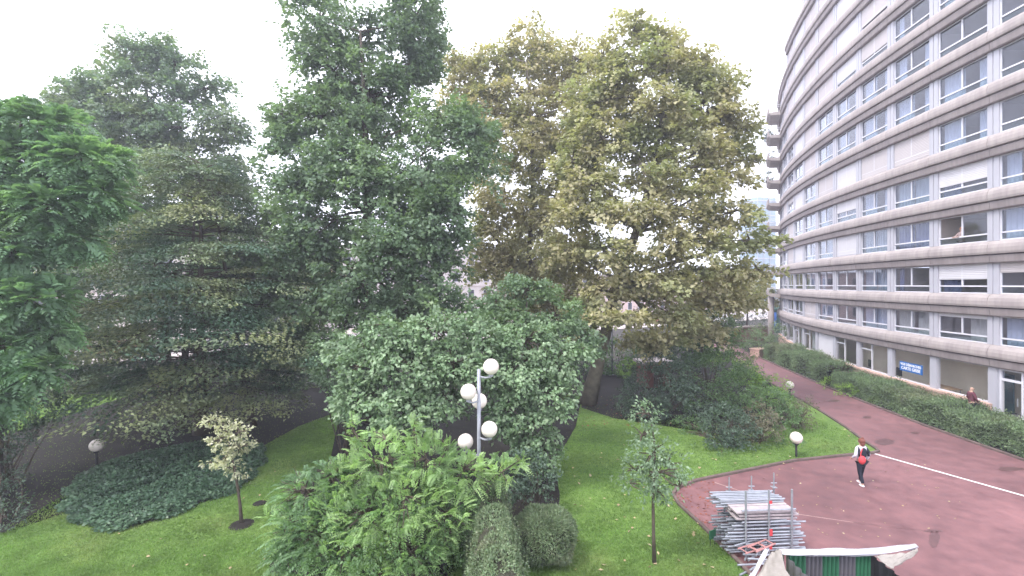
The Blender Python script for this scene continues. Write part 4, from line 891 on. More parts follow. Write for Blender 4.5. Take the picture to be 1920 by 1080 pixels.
# plants hanging from the upper corner balconies
for k, lab in ((9, 'bushy plant hanging over the corner balcony, highest of the balcony plants'), (8, 'bushy plant on the corner balcony, second of the balcony plants from the top'), (7, 'bushy plant on the corner balcony with the white double rail')):
    c = wpt(1.7, 9.5, head(k - 1) + 1.2)
    lump('balcony_plant', lab, 'plant', [(c, np.array((.8, .9, .55))), (c + (-.2, -.3, -.6), np.array((.4, .5, .6)))], (c[0], c[1], c[2] - .6), LM['dark'], 3, .3, 26, .16, .09, 'plants on the corner balconies', stems=6)

# grass blades on the near lawn, fallen leaves
def in_poly(P, poly):
    x, y = P[:, 0], P[:, 1]; ins = np.zeros(len(P), bool); n = len(poly)
    for i in range(n):
        x0, y0 = poly[i][0], poly[i][1]; x1, y1 = poly[(i + 1) % n][0], poly[(i + 1) % n][1]
        c = ((y0 > y) != (y1 > y)) & (x < (x1 - x0) * (y - y0) / (y1 - y0 + 1e-12) + x0); ins ^= c
    return ins
def blades():
    n = 330000; Y = 11.4 + 22 * rng.random(n) ** 1.9; X = rng.uniform(-1.12, .75, n) * Y
    P = np.stack((X, Y, np.full(n, .02)), 1)
    k = in_poly(P, LAWN) & (X < 17)
    for b_, keep in ((bed, .10), (bed2, .03), (bed3, .25)): k &= ~in_poly(P, b_) | (rng.random(n) < keep)
    P = P[k]; n = len(P)
    tuft = .75 + .5 * np.sin(P[:, 0] * 2.1 + np.sin(P[:, 1] * 1.7)) * np.sin(P[:, 1] * 2.6)
    h = (.028 + .022 * rng.random(n)) * (.8 + .35 * tuft); wd = .010 + .010 * rng.random(n) * (P[:, 1] / 14)
    a = rng.random(n) * 6.283; lean = rng.normal(size=(n, 2)) * .034
    V = np.empty((n, 3, 3)); dx = np.stack((np.cos(a) * wd, np.sin(a) * wd, np.zeros(n)), 1)
    V[:, 0] = P - dx; V[:, 1] = P + dx; V[:, 2] = P + np.concatenate((lean, h[:, None]), 1)
    me = npmesh('grass', V.reshape(-1, 3), np.arange(n * 3).reshape(n, 3), LM['grass']); o = link('grass', me)
    tag(o, 'short mown grass of the garden lawn', 'grass', kind='stuff')
blades()
def litter(name, label, n, region, poly, m, sz, z):
    px = rng.uniform(region[0], region[2], n); py = rng.uniform(region[1], region[3], n)
    P = np.array([gp(a, b_, z) for a, b_ in zip(px, py)]); P = P[in_poly(P, poly)] if poly else P; n = len(P)
    V = leaf_arrays(P, rng.normal(size=(n, 3)) * (1, 1, .1), UP + rng.normal(size=(n, 3)) * .35, sz * rng.uniform(.6, 1.3, n), sz * .9 * rng.uniform(.6, 1.2, n))
    o = leaf_obj(name, V, m, None); tag(o, label, 'fallen leaves')
litter('fallen_leaves', 'yellowish fallen leaves scattered over the open lawn', 150, (1060, 780, 1620, 1070), LAWN, LM['dry'], .12, .07)
litter('fallen_leaves', 'a few pale fallen leaves on the left lawn', 60, (200, 840, 640, 1070), LAWN, LM['dry'], .09, .07)
litter('fallen_leaves', 'reddish dead leaves gathered in the court corner', 170, (1266, 900, 1340, 985), LEFT + RIGHT[::-1], LM['redleaf'], .09, .02)
litter('fallen_leaves', 'brown dead leaves under the plane tree', 170, (1080, 700, 1250, 800), LAWN, LM['redleaf'], .13, .05)
litter('fallen_leaves', 'scraps and dead leaves strewn over the red court', 70, (1380, 860, 1800, 1010), LEFT + RIGHT[::-1], LM['dry'], .07, .02)

# ---------------------------------------------------------------- lamps
def bollard(px, py, label, h=.80):
    b_ = gp(px, py); e = empty('globe_bollard', b_); tag(e, label, 'lamp', 'globe bollard lamps in the garden')
    MB().tube([(0, 0, 0), (0, 0, h - .25)], .045, 10).build('post', M['darkmetal'], e)
    MB().lathe([(.05, h - .27), (.09, h - .22), (.12, h - .17), (.05, h - .15)], 14).build('collar', M['darkmetal'], e, smooth=True)
    MB().sphere((0, 0, h + .06), .25, 24, 14).build('globe', M['globe'], e, smooth=True)
bollard(1493, 858, 'short globe bollard on the grass near the court corner')
bollard(1481, 748, 'short globe bollard beside the path behind the bushes', .85)
bollard(1367, 664, 'distant white globe bollard at the far bend of the path', .85)
bollard(181, 874, 'dim globe bollard in the deep shade behind the ivy')
def mast(base, H, globes, label, r_=.055):
    e = empty('lamp_mast', base); tag(e, label, 'lamp post', 'globe lamp masts')
    MB().tube([(0, 0, 0), (0, 0, H * .55), (0, 0, H)], [r_ * 1.15, r_, r_ * .95], 12).build('pole', M['pole'], e, smooth=True)
    MB().lathe([(.16, 0), (.16, .03), (.08, .05)], 14).build('base_plate', M['pole'], e)
    for dx, dy, dz in globes:
        a = MB(); a.tube([(0, 0, dz - .30), (dx * .55, dy * .55, dz - .33), (dx, dy, dz - .30)], .028, 8); ao = a.build('arm', M['pole'], e)
        MB().lathe([(.03, -.31), (.07, -.28), (.07, -.20)], 12, (dx, dy, dz)).build('socket', M['pole'], ao)
        MB().sphere((dx, dy, dz), .235, 24, 14).build('globe', M['globe'], e, smooth=True)
YM = 13.6; zz = lambda py, Y=YM: EYE - (py - HOR) / FPX * Y
bx_ = (898 - 960) / FPX * YM
mast((bx_, YM, 0), zz(692), [(.36, -.05, zz(687)), (-.30, -.12, zz(733)), (-.02, .45, zz(752, YM + .45)), (.32, -.2, zz(801)), (-.43, .30, zz(828, YM + .3))], 'grey lamp mast carrying five white globes behind the feathery shrub')
mast((8.3, 38.0, 0), 6.2, [(.10, -.35, zz(573, 37.65)), (.35, .3, 4.6)], 'lamp mast almost hidden in the plane tree with one pale globe showing')

# ---------------------------------------------------------------- scaffolding parts
SO = np.array((6.40, 12.55)); U_ = np.array((.9976, .07)); V_ = np.array((-.07, .9976)); sang = math.atan2(.07, .9976)
def sl(u, v, z): q = SO + U_ * u + V_ * v; return (q[0], q[1], z)
rk = empty('scaffold_rack', (SO[0], SO[1], 0), sang); tag(rk, 'galvanised steel rack holding the stack of scaffold tubes', 'rack')
for u in (0, .66, 1.32):
    MB().tube([(u, 0, .0), (u, 0, 1.86)], .028, 8).build('post', M['steel'], rk)
    MB().tube([(u, 1.1, .0), (u, 1.1, 1.30)], .028, 8).build('post', M['steel'], rk)
    MB().tube([(u, -.15, .10), (u, 1.25, .10)], .03, 8).build('base_beam', M['steel'], rk)
for z in (.98, 1.30): MB().tube([(-.1, .03, z), (1.45, .03, z)], .024, 8).build('cross_bar', M['steel'], rk)
TUBE = MB().tube([(-.5, 0, 0), (.5, 0, 0)], .0245, 8).mesh('scaffold_tube', M['steel'])
mbt = MB(); mbt.tube([(-.5, 0, 0), (.5, 0, 0)], .0245, 8)
sr = random.Random(5)
def tube_thing(u0, u1, v, z, tilt=0., yaw=0.):
    o = link('scaffold_tube', TUBE, None, sl((u0 + u1) / 2, v, z)); o.scale = (u1 - u0, 1, 1); o.rotation_euler = (0, tilt, sang + yaw)
    return tag(o, 'galvanised scaffold tube lying in the rack on the red court', 'tube', 'scaffold tubes in the rack')
for L_ in range(9):
    z = .16 + L_ * .088
    for q in range(7):
        v = .06 + q * .155 + sr.uniform(-.03, .03); a = -.52 + sr.uniform(-.06, .14) + (.2 if L_ > 6 else 0); b_ = 1.72 + sr.uniform(-.2, .12)
        tube_thing(a, b_, v, z + sr.uniform(-.012, .012), sr.uniform(-.012, .012), sr.uniform(-.02, .02))
for L_ in range(3):
    z = 1.46 + L_ * .085
    for q in range(6): tube_thing(-.55 + sr.uniform(-.06, .15), 1.48 + sr.uniform(-.12, .08), .55 + q * .10, z - .28, sr.uniform(-.01, .01), sr.uniform(-.015, .015))
for i in range(3):
    for q in range(2):
        o = MB().box(-.85, .85, -.17, .17, -.02, .02).build('scaffold_board', M['plank'], None, sl(.66 + sr.uniform(-.06, .06), .22 + q * .37, 1.05 + i * .085), sang + sr.uniform(-.02, .02))
        tag(o, 'pinkish worn scaffold board stacked between the steel tubes', 'board', 'scaffold boards in the rack')
for i, (px, py) in enumerate(((1367, 921), (1409, 919), (1451, 913))):
    Yj = 13.75; p = at(px, py, Yj); e = empty('screw_jack', p); tag(e, ['left screw jack standing up behind the scaffold rack', 'middle screw jack standing up behind the scaffold rack', 'right screw jack with round plate behind the scaffold rack'][i], 'screw jack', 'screw jacks on the scaffold rack')
    MB().tube([(0, 0, 0), (0, 0, .42)], .019, 8).build('spindle', M['steel'], e); MB().box(-.075, .075, -.075, .075, -.008, .004).build('foot_plate', M['steel'], e)
    MB().tube([(-.09, 0, .12), (.09, 0, .12)], .014, 6).build('wing_nut', M['steel'], e)
    MB().tube([(0, 0, -p[2]), (0, 0, -.008)], .024, 8).build('standard', M['steel'], e)
for i, (u, z0, z1) in enumerate(((.68, .25, .36), (.69, .62, .80), (.68, 1.5, 1.58))):
    MB().box(-.035, .045, -.045, -.030, z0, z1).build('red_marker_tape', M['red'], rk).location = (u, .0, 0)
for i in range(12):                                   # loose tubes spilled at the foot of the rack
    p = gp(sr.uniform(1400, 1445), sr.uniform(1045, 1078)); o = link('scaffold_tube', TUBE, None, (p[0], p[1], .06 + .035 * i)); o.scale = (sr.uniform(.5, 1.0), 1, 1); o.rotation_euler = (0, sr.uniform(-.05, .05), sr.uniform(-.2, .9))
    tag(o, 'short loose scaffold tube piled on the ground before the rack', 'tube', 'loose scaffold tubes')
for i in range(2):
    p = gp(1412 + i * 16, 1056); e = empty('ledger_frame', (p[0], p[1], .42 + .06 * i), .4 + .1 * i); tag(e, ['reddish ledger frame lying on the loose tubes, left one', 'reddish ledger frame lying on the loose tubes, right one'][i], 'frame', 'ledger frames')
    PK = cached('pk', lambda: mat('red_oxide', (.40, .20, .19), .6, .2, 5))
    for v in (-.12, .12): MB().tube([(-.42, v, 0), (.42, v, 0)], .02, 6).build('rail', PK, e)
    for u in (-.35, 0, .35): MB().tube([(u, -.12, 0), (u, .12, 0)], .016, 6).build('rung', PK, e)
o = tube_thing(1.2, 2.35, -.35, .05, 0, .1); o['label'] = 'pale batten lying alone in front of the rack'; o['category'] = 'batten'; o.name = 'batten'; del o['group']

# ---------------------------------------------------------------- tarpaulin covered site enclosure at the bottom edge
EN = empty('site_enclosure', (6.5, 8.2, 0)); tag(EN, 'site enclosure of green and grey corrugated sheets below a rolled white tarpaulin', 'enclosure')
def corr(name, p0, p1, z1, m, parent, n=6):
    p0 = np.array(p0, float); p1 = np.array(p1, float); d_ = p1 - p0; L_ = np.linalg.norm(d_); nn_ = np.array((-d_[1], d_[0])) / L_; V = []; F = []
    N_ = n * 4
    for i in range(N_ + 1):
        t = i / N_; s = .022 * (1 if (i % 4) in (1, 2) else -1); q = p0 + d_ * t + nn_ * s; V += [(q[0] - 6.5, q[1] - 8.2, .02), (q[0] - 6.5, q[1] - 8.2, z1)]
    for i in range(N_): F.append((2 * i, 2 * i + 2, 2 * i + 3, 2 * i + 1))
    MB().add(V, F).build(name, m, parent)
wx = [5.62, 6.02, 6.36, 6.70, 7.04, 7.36]
for i in range(5): corr('wall_sheet', (wx[i], 9.42), (wx[i + 1], 9.42), 1.96, M['green'] if i % 2 == 0 else M['grey'], EN, 4)
corr('side_sheet', (7.37, 9.40), (7.37, 6.4), 1.96, M['black'], EN, 14); corr('side_sheet', (5.61, 6.4), (5.61, 9.40), 1.96, M['grey'], EN, 14)  # right sheet coloured black to stand in for the shaded interior
mb = MB(); mb.box(5.6 - 6.5, 7.36 - 6.5, 6.4 - 8.2, 9.4 - 8.2, .012, .03); mb.build('floor_sheet', M['black'], EN)
for x, y in ((5.58, 9.46), (7.40, 9.46)): MB().tube([(x - 6.5, y - 8.2, 0), (x - 6.5, y - 8.2, 2.0)], .03, 8).build('post', M['plank'], EN)
for i in range(6): MB().tube([(5.75 + i * .045 - 6.5, 9.1 - 8.2, 1.0), (5.68 + i * .06 - 6.5, 6.6 - 8.2, 1.75 + .02 * i)], .02, 6).build('leaning_tube', M['steel'], EN)
tp_ = empty('tarpaulin', (6.9, 9.4, 0)); tag(tp_, 'crumpled white tarpaulin rolled over the top of the site enclosure', 'tarpaulin')
def cloth(name, grid, m, amp, seed):
    r_ = np.random.default_rng(seed); G_ = np.array(grid, float); a, b_ = G_.shape[:2]; na, nb = 26, 90
    ua = np.linspace(0, a - 1, na); ub = np.linspace(0, b_ - 1, nb); V = []
    ph = r_.random(6) * 6
    for i in ua:
        i0 = min(int(i), a - 2); fi = i - i0
        for j in ub:
            j0 = min(int(j), b_ - 2); fj = j - j0
            p = (G_[i0, j0] * (1 - fi) + G_[i0 + 1, j0] * fi) * (1 - fj) + (G_[i0, j0 + 1] * (1 - fi) + G_[i0 + 1, j0 + 1] * fi) * fj
            x, y = i / (a - 1), j / (b_ - 1)
            k = math.sin(y * 17 + x * 9 + ph[0]) * .5 + math.sin(y * 9 - x * 14 + ph[1]) * .5 + math.sin(y * 31 + x * 31 + ph[2]) * .3 + r_.normal() * .10
            V.append((p[0] - 6.9, p[1] - 9.4 + amp * .5 * k, p[2] + amp * k))
    F = [(i * nb + j, i * nb + j + 1, (i + 1) * nb + j + 1, (i + 1) * nb + j) for i in range(na - 1) for j in range(nb - 1)]
    me = npmesh(name, V, F, m, True); o = link(name, me, tp_)
    sm = o.modifiers.new('thick', 'SOLIDIFY'); sm.thickness = .012
    return o
cloth('rolled_edge', [[(5.50, 9.37, 1.97), (6.4, 9.35, 1.965), (7.4, 9.36, 1.965), (8.42, 9.54, 2.0)], [(5.49, 9.32, 2.02), (6.4, 9.31, 2.01), (7.4, 9.32, 2.015), (8.45, 9.53, 2.05)], [(5.50, 9.45, 2.06), (6.4, 9.46, 2.05), (7.4, 9.47, 2.05), (8.46, 9.62, 2.07)], [(5.50, 9.56, 1.97), (6.4, 9.57, 1.97), (7.4, 9.58, 1.97), (8.42, 9.68, 2.0)]], M['tarp'], .013, 3)
cloth('left_flap', [[(5.52, 9.40, 2.05), (5.30, 8.9, 2.0), (5.15, 8.2, 1.96), (5.0, 7.2, 1.95)], [(5.36, 9.46, 1.98), (4.95, 8.95, 1.82), (4.70, 8.3, 1.72), (4.5, 7.2, 1.70)], [(5.30, 9.44, 1.90), (4.72, 8.98, 1.68), (4.42, 8.3, 1.55), (4.1, 7.2, 1.5)]], M['tarp2'], .018, 4)
cloth('flap_hem', [[(5.34, 9.50, 2.02), (4.78, 9.04, 1.74), (4.46, 8.3, 1.60), (4.12, 7.2, 1.55)], [(5.26, 9.52, 2.0), (4.66, 9.06, 1.70), (4.34, 8.3, 1.56), (4.0, 7.2, 1.5)], [(5.30, 9.50, 1.93), (4.70, 9.0, 1.63), (4.40, 8.3, 1.5), (4.08, 7.2, 1.45)]], M['tarp'], .012, 6)
cloth('right_flap', [[(7.38, 9.34, 1.98), (7.8, 9.38, 1.98), (8.1, 9.42, 1.99), (8.40, 9.50, 2.02)], [(7.40, 9.2, 1.95), (7.68, 9.24, 1.93), (7.98, 9.33, 1.94), (8.36, 9.48, 1.98)], [(7.43, 9.02, 1.92), (7.58, 9.1, 1.88), (7.84, 9.24, 1.88), (8.3, 9.45, 1.95)]], M['tarp2'], .015, 5)

# small green marker on the lawn edge
p = gp(1336, 1024); e = empty('lawn_marker', p, .5); tag(e, 'small green plate on thin legs at the lawn edge', 'marker')
MB().box(-.13, .13, -.012, .012, .22, .46).build('plate', M['green'], e)
for x in (-.1, .1): MB().tube([(x, 0, 0), (x, 0, .3)], .009, 6).build('leg', M['darkmetal'], e)

# ---------------------------------------------------------------- people
SKIN = mat('skin', (.46, .29, .22), .55, .05, 5)
def skinned(name, verts, edges, radii, m, parent, root=0, sub=2):
    me = bpy.data.meshes.new(name); me.from_pydata(verts, edges, []); o = link(name, me, parent); me.materials.append(m)
    sk = o.modifiers.new('skin', 'SKIN'); sk.use_smooth_shade = True
    for i, r_ in enumerate(radii):
        sv = me.skin_vertices[0].data[i]; sv.radius = r_ if hasattr(r_, '__len__') else (r_, r_); sv.use_root = (i == root)
    s = o.modifiers.new('sub', 'SUBSURF'); s.levels = sub; s.render_levels = sub
    bpy.context.view_layer.update()
    me2 = bpy.data.meshes.new_from_object(o.evaluated_get(bpy.context.evaluated_depsgraph_get()))
    o.modifiers.clear(); o.data = me2; me2.name = name
    if not me2.materials: me2.materials.append(m)
    for p_ in me2.polygons: p_.use_smooth = True
    return o
def person(loc, rz, label, top, trouser, hair, shoe, legs, arms, scale=1., bag=False, bald=False, upper_only=False, jacket_white=None):
    e = empty('person', loc, rz); tag(e, label, 'person'); e.scale = (scale,) * 3
    # facing +Y locally; legs: (fwd_l, fwd_r) foot offsets, arms: list of elbow / hand points for right, left
    fl, fr = legs
    V = [(0, 0, .95), (0, .01, 1.12), (0, 0, 1.32), (0, -.01, 1.44), (0, .0, 1.52), (0, .02, 1.62), (0, .015, 1.70)]
    E_ = [(i, i + 1) for i in range(6)]; Rr = [(.15, .11), (.135, .10), (.16, .105), (.10, .075), (.052, .055), (.078, .095), (.06, .075)]
    for s, f in ((1, fr), (-1, fl)):
        i = len(V); V += [(s * .095, 0, .88), (s * .10, f * .45 + .03, .48), (s * .095, f, .09), (s * .10, f + .13, .035)]; E_ += [(0, i), (i, i + 1), (i + 1, i + 2), (i + 2, i + 3)]; Rr += [.085, .055, .04, .03]
    for s, (el, ha) in zip((1, -1), arms):
        i = len(V); V += [(s * .18, 0, 1.40), el, ha]; E_ += [(3, i), (i, i + 1), (i + 1, i + 2)]; Rr += [.05, .04, .028]
        h = np.array(ha); d_ = unit(h - np.array(el))
        k = len(V); V.append(tuple(h + d_ * .07)); E_.append((i + 2, k)); Rr.append((.036, .018))
        side = np.cross(d_, (0, 1., 0)); side = unit(side) if np.linalg.norm(side) > .1 else np.array((1., 0, 0))
        for q, (off, ln) in enumerate(((-.03, .06), (-.01, .075), (.01, .07), (.03, .055))):
            k2 = len(V); V += [tuple(h + d_ * .10 + side * off), tuple(h + d_ * (.10 + ln) + side * off + np.array((0, .015, 0)))]; E_ += [(k, k2), (k2, k2 + 1)]; Rr += [.009, .007]
        k2 = len(V); V += [tuple(h + d_ * .04 + np.array((0, .045, 0))), tuple(h + d_ * .085 + np.array((0, .06, 0)))]; E_ += [(i + 2, k2), (k2, k2 + 1)]; Rr += [.011, .008]
    skinned('body', V, E_, Rr, SKIN, e)
    mb = MB(); mb.sphere((0, .125, 1.60), .02, 8, 6, (1, 1, 1.4)); 
    for s in (-1, 1): mb.sphere((s * .035, .105, 1.635), .011, 8, 6); mb.sphere((s * .082, .01, 1.615), .028, 8, 6, (.4, .8, 1.2))
    mb.build('face_features', SKIN, e, smooth=True)
    # jacket
    Vj = [(0, 0, .90), (0, .01, 1.12), (0, 0, 1.32), (0, -.01, 1.44)]; Ej = [(0, 1), (1, 2), (2, 3)]; Rj = [(.19, .14), (.165, .125), (.185, .13), (.12, .09)]
    for s, (el, ha) in zip((1, -1), arms):
        i = len(Vj); h = np.array(el) + (np.array(ha) - np.array(el)) * .92; Vj += [(s * .185, 0, 1.40), el, tuple(h)]; Ej += [(3, i), (i, i + 1), (i + 1, i + 2)]; Rj += [.068, .056, .048]
    skinned('jacket', Vj, Ej, Rj, top, e)
    if not upper_only:
        Vt = [(0, 0, .96)]; Et = []; Rt = [(.155, .12)]
        for s, f in ((1, fr), (-1, fl)):
            i = len(Vt); Vt += [(s * .092, 0, .86), (s * .10, f * .45 + .03, .48), (s * .095, f, .12)]; Et += [(0, i), (i, i + 1), (i + 1, i + 2)]; Rt += [.10, .075, .058]
        skinned('trousers', Vt, Et, Rt, trouser, e)
        for s, f in ((1, fr), (-1, fl)):
            MB().sphere((s * .098, f + .05, .05), .05, 12, 8, (.95, 2.3, 1)).build('shoe', shoe, e, smooth=True)
    if not bald:
        mb = MB(); mb.sphere((0, -.02, 1.665), .108, 16, 10, (.98, 1.1, 1.0)); mb.sphere((0, -.06, 1.58), .085, 12, 8, (1.1, .8, 1.25)); mb.sphere((0, -.05, 1.77), .05, 12, 8); mb.build('hair', hair, e, smooth=True)
    if bag:
        b2 = empty('shoulder_bag', (0, 0, 0), 0, None); b2.location = Vector(loc) + Matrix.Rotation(rz, 3, 'Z') @ Vector((-.15, -.18, 1.02)) * scale; b2.rotation_euler = (0, 0, rz); b2.scale = (scale,) * 3
        tag(b2, 'red bag slung over the back of the walking person', 'bag')
        mb = MB(); mb.sphere((0, 0, 0), .15, 14, 10, (.95, .55, 1.05)); mb.build('pouch', M['red'], b2, smooth=True)
        MB().tube([(-.06, .0, .12), (-.02, .03, .26), (.06, .06, .36), (.13, .12, .42)], .016, 6).build('strap', M['red'], b2)
    return e
NAVY = mat('navy_cloth', (.012, .014, .025), .85, .2, 6); CREAM = mat('pale_cloth', (.58, .57, .63), .8, .08, 6); HAIR = mat('auburn_hair', (.16, .055, .04), .6, .2, 9); WSH = mat('white_shoe', (.75, .72, .74), .5, .05); MAR = mat('maroon_cloth', (.115, .03, .045), .85, .12, 6); SKY_ = mat('ginger_hair', (.40, .15, .06), .6, .2, 9)
pl = gp(1615, 910)
pe = person(pl, R(8), 'person in white and navy jacket and black trousers walking away across the court', CREAM, NAVY, HAIR, WSH, (-.16, .14), [((.30, -.02, 1.15), (.28, .06, .92)), ((-.30, -.06, 1.16), (-.26, .12, 1.0))], 1.0, bag=True)
mb = MB(); mb.sphere((0, -.10, 1.24), .13, 12, 8, (1.05, .38, 1.5)); mb.build('back_panel', NAVY, pe, smooth=True)
for s in (-1, 1): MB().tube([(s * .155, -.03, 1.45), (s * .20, -.10, 1.3), (s * .185, -.12, 1.12)], [.03, .045, .04], 8).build('dark_sleeve_stripe', NAVY, pe, smooth=True)
mp = wpt(.95, .06, .38)
person(mp, R(-100), 'bald person in maroon top standing behind the hedge by the shop', MAR, NAVY, HAIR, M['black'], (0, .02), [((.27, .02, 1.14), (.16, .2, 1.0)), ((-.27, .02, 1.14), (-.16, .2, 1.0))], 1.02, bald=True)
wpp = wpt(-.30, .60, head(2) + .42)
person(wpp, math.pi / 2 - ang(.6), 'ginger haired person leaning on the open window sill in the curved facade', mat('grey_top', (.32, .24, .23), .85, .1), NAVY, SKY_, M['black'], (0, .02), [((.24, .16, 1.2), (.10, .38, 1.16)), ((-.24, .16, 1.2), (-.10, .38, 1.16))], .98)

# ---------------------------------------------------------------- parked vehicles beyond the trees
TYRE = mat('tyre', (.015, .015, .016), .8, .2); CGL = mat('car_glass', (.02, .024, .03), .08, .2, spec=.6); LAMPR = mat('tail_lamp', (.4, .02, .02), .3, .1)
def car(loc, rz, col, label, van=False, name='parked_car'):
    e = empty(name, loc, rz); tag(e, label, 'van' if van else 'car', 'vehicles parked along the street'); pm = mat('car_paint', col, .28, .04, 3, spec=.6)
    W_ = .88 if not van else .98; T = 1.46 if not van else 2.2
    pr = [(-2.05, .30), (-2.12, .62), (-2.0, .90), (-1.2, .98), (1.5, 1.0), (2.02, .95), (2.08, .6), (2.0, .30)] if not van else [(-2.4, .3), (-2.48, .8), (-2.3, 1.1), (-1.9, 1.2), (2.45, 1.25), (2.5, .6), (2.45, .3)]
    cb = [(-1.15, .97), (-.45, T - .06), (.2, T), (1.1, T - .06), (1.75, .99)] if not van else [(-1.95, 1.19), (-1.35, T - .1), (-1.0, T), (2.3, T), (2.45, 1.24)]
    def slab(P, w0, w1):
        n = len(P); zt = max(p_[1] for p_ in P); zb = min(p_[1] for p_ in P); V = []
        for s in (-1, 1):
            for x, z in P: V.append((x, s * (w0 + (w1 - w0) * (z - zb) / (zt - zb)), z))
        F = [tuple(range(n)), tuple(range(2 * n - 1, n - 1, -1))] + [(i, n + i, n + (i + 1) % n, (i + 1) % n) for i in range(n)]
        return V, F
    mb = MB(); mb.add(*slab(pr, W_, W_)); bo = mb.build('body', pm, e); bv = bo.modifiers.new('b', 'BEVEL'); bv.width = .06; bv.segments = 2
    mb = MB(); mb.add(*slab(cb, W_ - .05, W_ - .2)); co = mb.build('cabin', pm if van else CGL, e); bv = co.modifiers.new('b', 'BEVEL'); bv.width = .05; bv.segments = 2
    if not van: MB().box(-.5, 1.12, -(W_ - .23), W_ - .23, T - .05, T + .005).build('roof', pm, e)
    else: MB().box(-1.75, -.9, -W_ + .06, W_ - .06, 1.35, 1.9).build('side_window', CGL, e)
    for x in (-1.3, 1.35):
        for s in (-1, 1):
            w_ = empty('wheel', (x, s * (W_ - .1), .32), 0, e); MB().tube([(0, -.1, 0), (0, .1, 0)], .32, 18).build('tyre', TYRE, w_); MB().tube([(0, -.105, 0), (0, .105, 0)], .2, 12).build('rim', M['steel'], w_)
    for s in (-1, 1):
        MB().box(-2.12, -2.02, s * .62 - .16, s * .62 + .16, .66, .80).build('headlight', M['white'], e); MB().box(2.0, 2.09, s * .65 - .13, s * .65 + .13, .7, .86).build('tail_lamp', LAMPR, e)
sa_ = math.atan2(UD[1], UD[0])
def park(u, v, col, label, van=False): p = sp(u, v); car((p[0], p[1], .02), sa_, col, label, van, 'parked_van' if van else 'parked_car')
park(-1.5, 6.3, (.45, .03, .03), 'red car parked beyond the layered tree, right of the darker red one')
park(-7.5, 6.3, (.25, .03, .03), 'dark red car parked beyond the layered tree, leftmost')
park(8, 6.3, (.55, .55, .58), 'pale grey car parked behind the tree trunks')
park(17, 6.3, (.62, .60, .60), 'whitish car parked behind the dark centre tree', False)
park(70, 6.3, (.62, .30, .05), 'yellow orange van parked behind the plane tree', True)
park(80, 6.3, (.35, .05, .05), 'red car parked behind the thin trees near the building')
park(92, 6.3, (.66, .66, .68), 'white van parked near the end of the curved building', True)
# ---------------------------------------------------------------- buildings across the street
def block(u0, u1, v0, H, col, label, fl, nb_, roofcol):
    c = sp((u0 + u1) / 2, v0); e = empty('street_building', (c[0], c[1], 0), sa_); tag(e, label, 'building', 'buildings across the street')
    Lh = (u1 - u0) / 2; wm = mat('facade', col, .85, .08, .3)
    mb = MB(); mb.box(-Lh, Lh, 0, 10, 0, H); mb.build('wall', wm, e)
    mb = MB(); mb.box(-Lh - .3, Lh + .3, -.35, 10.3, H, H + .35); mb.build('cornice', roofcol, e)
    fh = (H - 1) / fl; bw = 2 * Lh / nb_
    WF = MB().box(-.7, .7, -.06, .02, -.9, .9).mesh('window', M['white']); WP = MB().box(-.6, .6, -.09, -.062, -.8, .8).mesh('pane', CGL)
    for f in range(fl):
        for i in range(nb_):
            o = link('window', WF, e, (-Lh + bw * (i + .5), 0, .8 + fh * (f + .5)), 0); link('pane', WP, o)
    for f in range(1, fl): MB().box(-Lh, Lh, -.12, .0, .7 + fh * f - .1, .7 + fh * f + .1).build('string_course', roofcol, e)
block(-60, -22, 25, 14, (.58, .52, .48), 'pale stone building across the street, far left', 4, 11, M['paving'])
block(-21, 20, 25, 15.5, (.62, .56, .52), 'cream building across the street behind the layered tree', 5, 12, M['paving'])
block(21, 58, 25, 14, (.55, .50, .48), 'beige building across the street behind the central trees', 4, 11, M['paving'])
block(59, 98, 25, 9.5, (.60, .46, .42), 'low pinkish building across the street behind the plane trees', 3, 11, M['paving'])
block(99, 140, 25, 9.0, (.62, .48, .44), 'low pink building across the street seen beside the curved block', 3, 12, M['paving'])
# glass tower far away
tw = empty('glass_tower', (108, 202, 0), .3); tag(tw, 'distant bluish glass tower between the plane tree and the curved block', 'tower')
MB().box(-5, 5, -5, 5, 0, 45).build('core', mat('tower_glass', (.20, .30, .36), .15, .15, .2, spec=.6), tw)
for i in range(14): MB().box(-5.15, 5.15, -5.15, 5.15, 3 + i * 3.1, 3.5 + i * 3.1).build('floor_band', M['panel'], tw)
for x in (-5.1, -1.7, 1.7, 5.1): MB().box(x - .12, x + .12, -5.25, -5.16, 0, 45).build('mullion', M['panel'], tw)
# advertising column, blue panel, low brick wall at the end of the path
c = at(1457, 580, 72); e = empty('advertising_column', (c[0], c[1], 0)); tag(e, 'dark green advertising column under the corner of the curved block', 'column')
DG = mat('dark_green', (.02, .06, .045), .5, .15); MB().lathe([(.75, 0), (.75, .5), (.65, .55), (.65, 3.4), (.8, 3.5), (.8, 3.75), (.5, 4.1), (.1, 4.4)], 20).build('drum', DG, e, smooth=False)
MB().box(-.9, -.55, -.8, -.72, .9, 3.2).build('poster', mat('blue_poster', (.03, .11, .38), .4, .3, 2), e)
mb = MB(); BRK = mat('brick_wall', (.22, .10, .08), .85, .25, 5)
e = empty('brick_wall', (31.5, 60.5, 0), .42); tag(e, 'low brick wall with pale coping beside the end of the curved block', 'wall')
MB().box(-5, 3.2, -.18, .18, 0, 1.9).build('wall', BRK, e); MB().box(-5.1, 3.3, -.28, .28, 1.9, 2.08).build('coping', M['paving'], e)
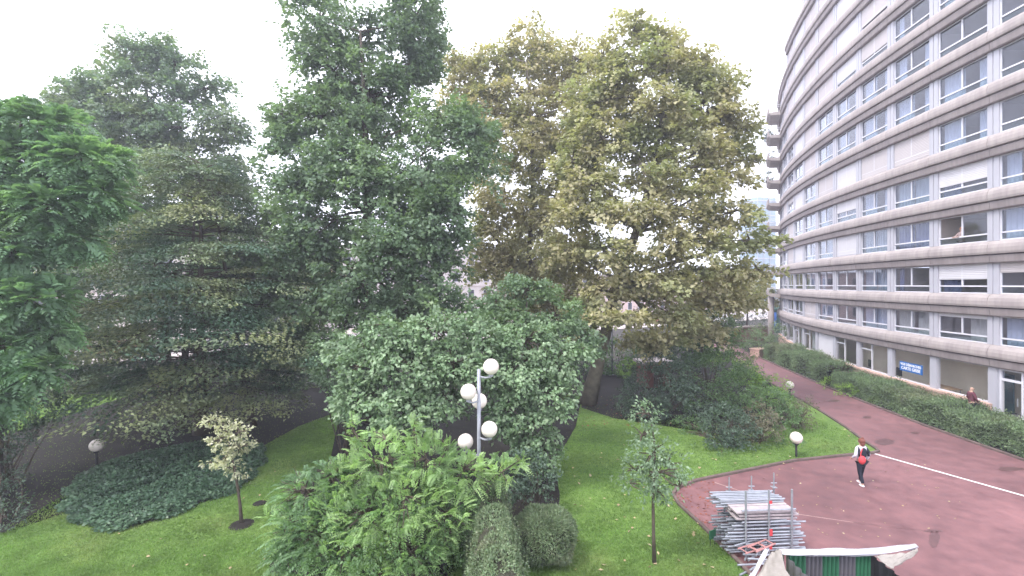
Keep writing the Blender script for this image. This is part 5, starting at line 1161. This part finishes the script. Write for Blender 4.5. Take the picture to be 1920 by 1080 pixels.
c = at(1225, 700, 34); e = empty('garden_kiosk', (c[0], c[1], 0), .2); tag(e, 'small brown garden kiosk with pale flat roof half hidden by the shrubs', 'kiosk')
MB().box(-1.0, 1.0, -.7, .7, 0, 1.75).build('wall', BRK, e); MB().box(-1.2, 1.2, -.9, .9, 1.75, 1.93).build('roof', M['paving'], e); MB().box(-.35, .35, -.74, -.705, .1, 1.6).build('door', M['bark'], e)
c = gp(1425, 668); e = empty('planter', (c[0], c[1], 0), .5); tag(e, 'terracotta planter wall at the end of the far hedge', 'planter')
mb = MB(); mb.box(-.9, .9, -.5, .5, 0, .75); mb.build('box', M['ledge'], e); MB().box(-.97, .97, -.57, .57, .75, .85).build('rim', M['ledge'], e)
# street trees beyond the path
for i, (px, Y, s_, lab) in enumerate(((1400, 62, 1.0, 'small street tree with a dark trunk beyond the far path bend'), (1368, 66, 1.1, 'small street tree just left of the one at the path bend'), (560, 52, 1.5, 'street tree glimpsed behind the layered tree'), (1010, 56, 1.7, 'street tree glimpsed between the central shrubs'))):
    x = (px - 960) / FPX * Y
    tree('street_tree', lab, [(np.array((x, Y, 6.6 * s_)), np.array((2.6, 2.4, 2.0)) * s_), (np.array((x - 1.6 * s_, Y, 5.4 * s_)), np.array((1.8, 1.7, 1.3)) * s_), (np.array((x + 1.7 * s_, Y - .5, 5.6 * s_)), np.array((1.8, 1.7, 1.4)) * s_)], (x, Y, 0), LM['plane'], M['bark'], .8, .7, 24, .26, .2, .16, 'trees along the street', sprays=5, max_br=60)

# ---------------------------------------------------------------- thin haze volume, added to imitate the pale veil of sky bloom
hz = bpy.data.materials.new('veil_haze'); hz.use_nodes = True; n_ = hz.node_tree.nodes; n_.remove(n_['Principled BSDF'])
pv = n_.new('ShaderNodeVolumePrincipled'); pv.inputs['Color'].default_value = (.84, .87, 1.0, 1); pv.inputs['Density'].default_value = .0020; pv.inputs['Anisotropy'].default_value = .3
hz.node_tree.links.new(pv.outputs[0], n_['Material Output'].inputs['Volume'])
o = MB().box(-110, 170, -8, 260, -1, 52).build('haze', hz); o['kind'] = 'stuff'
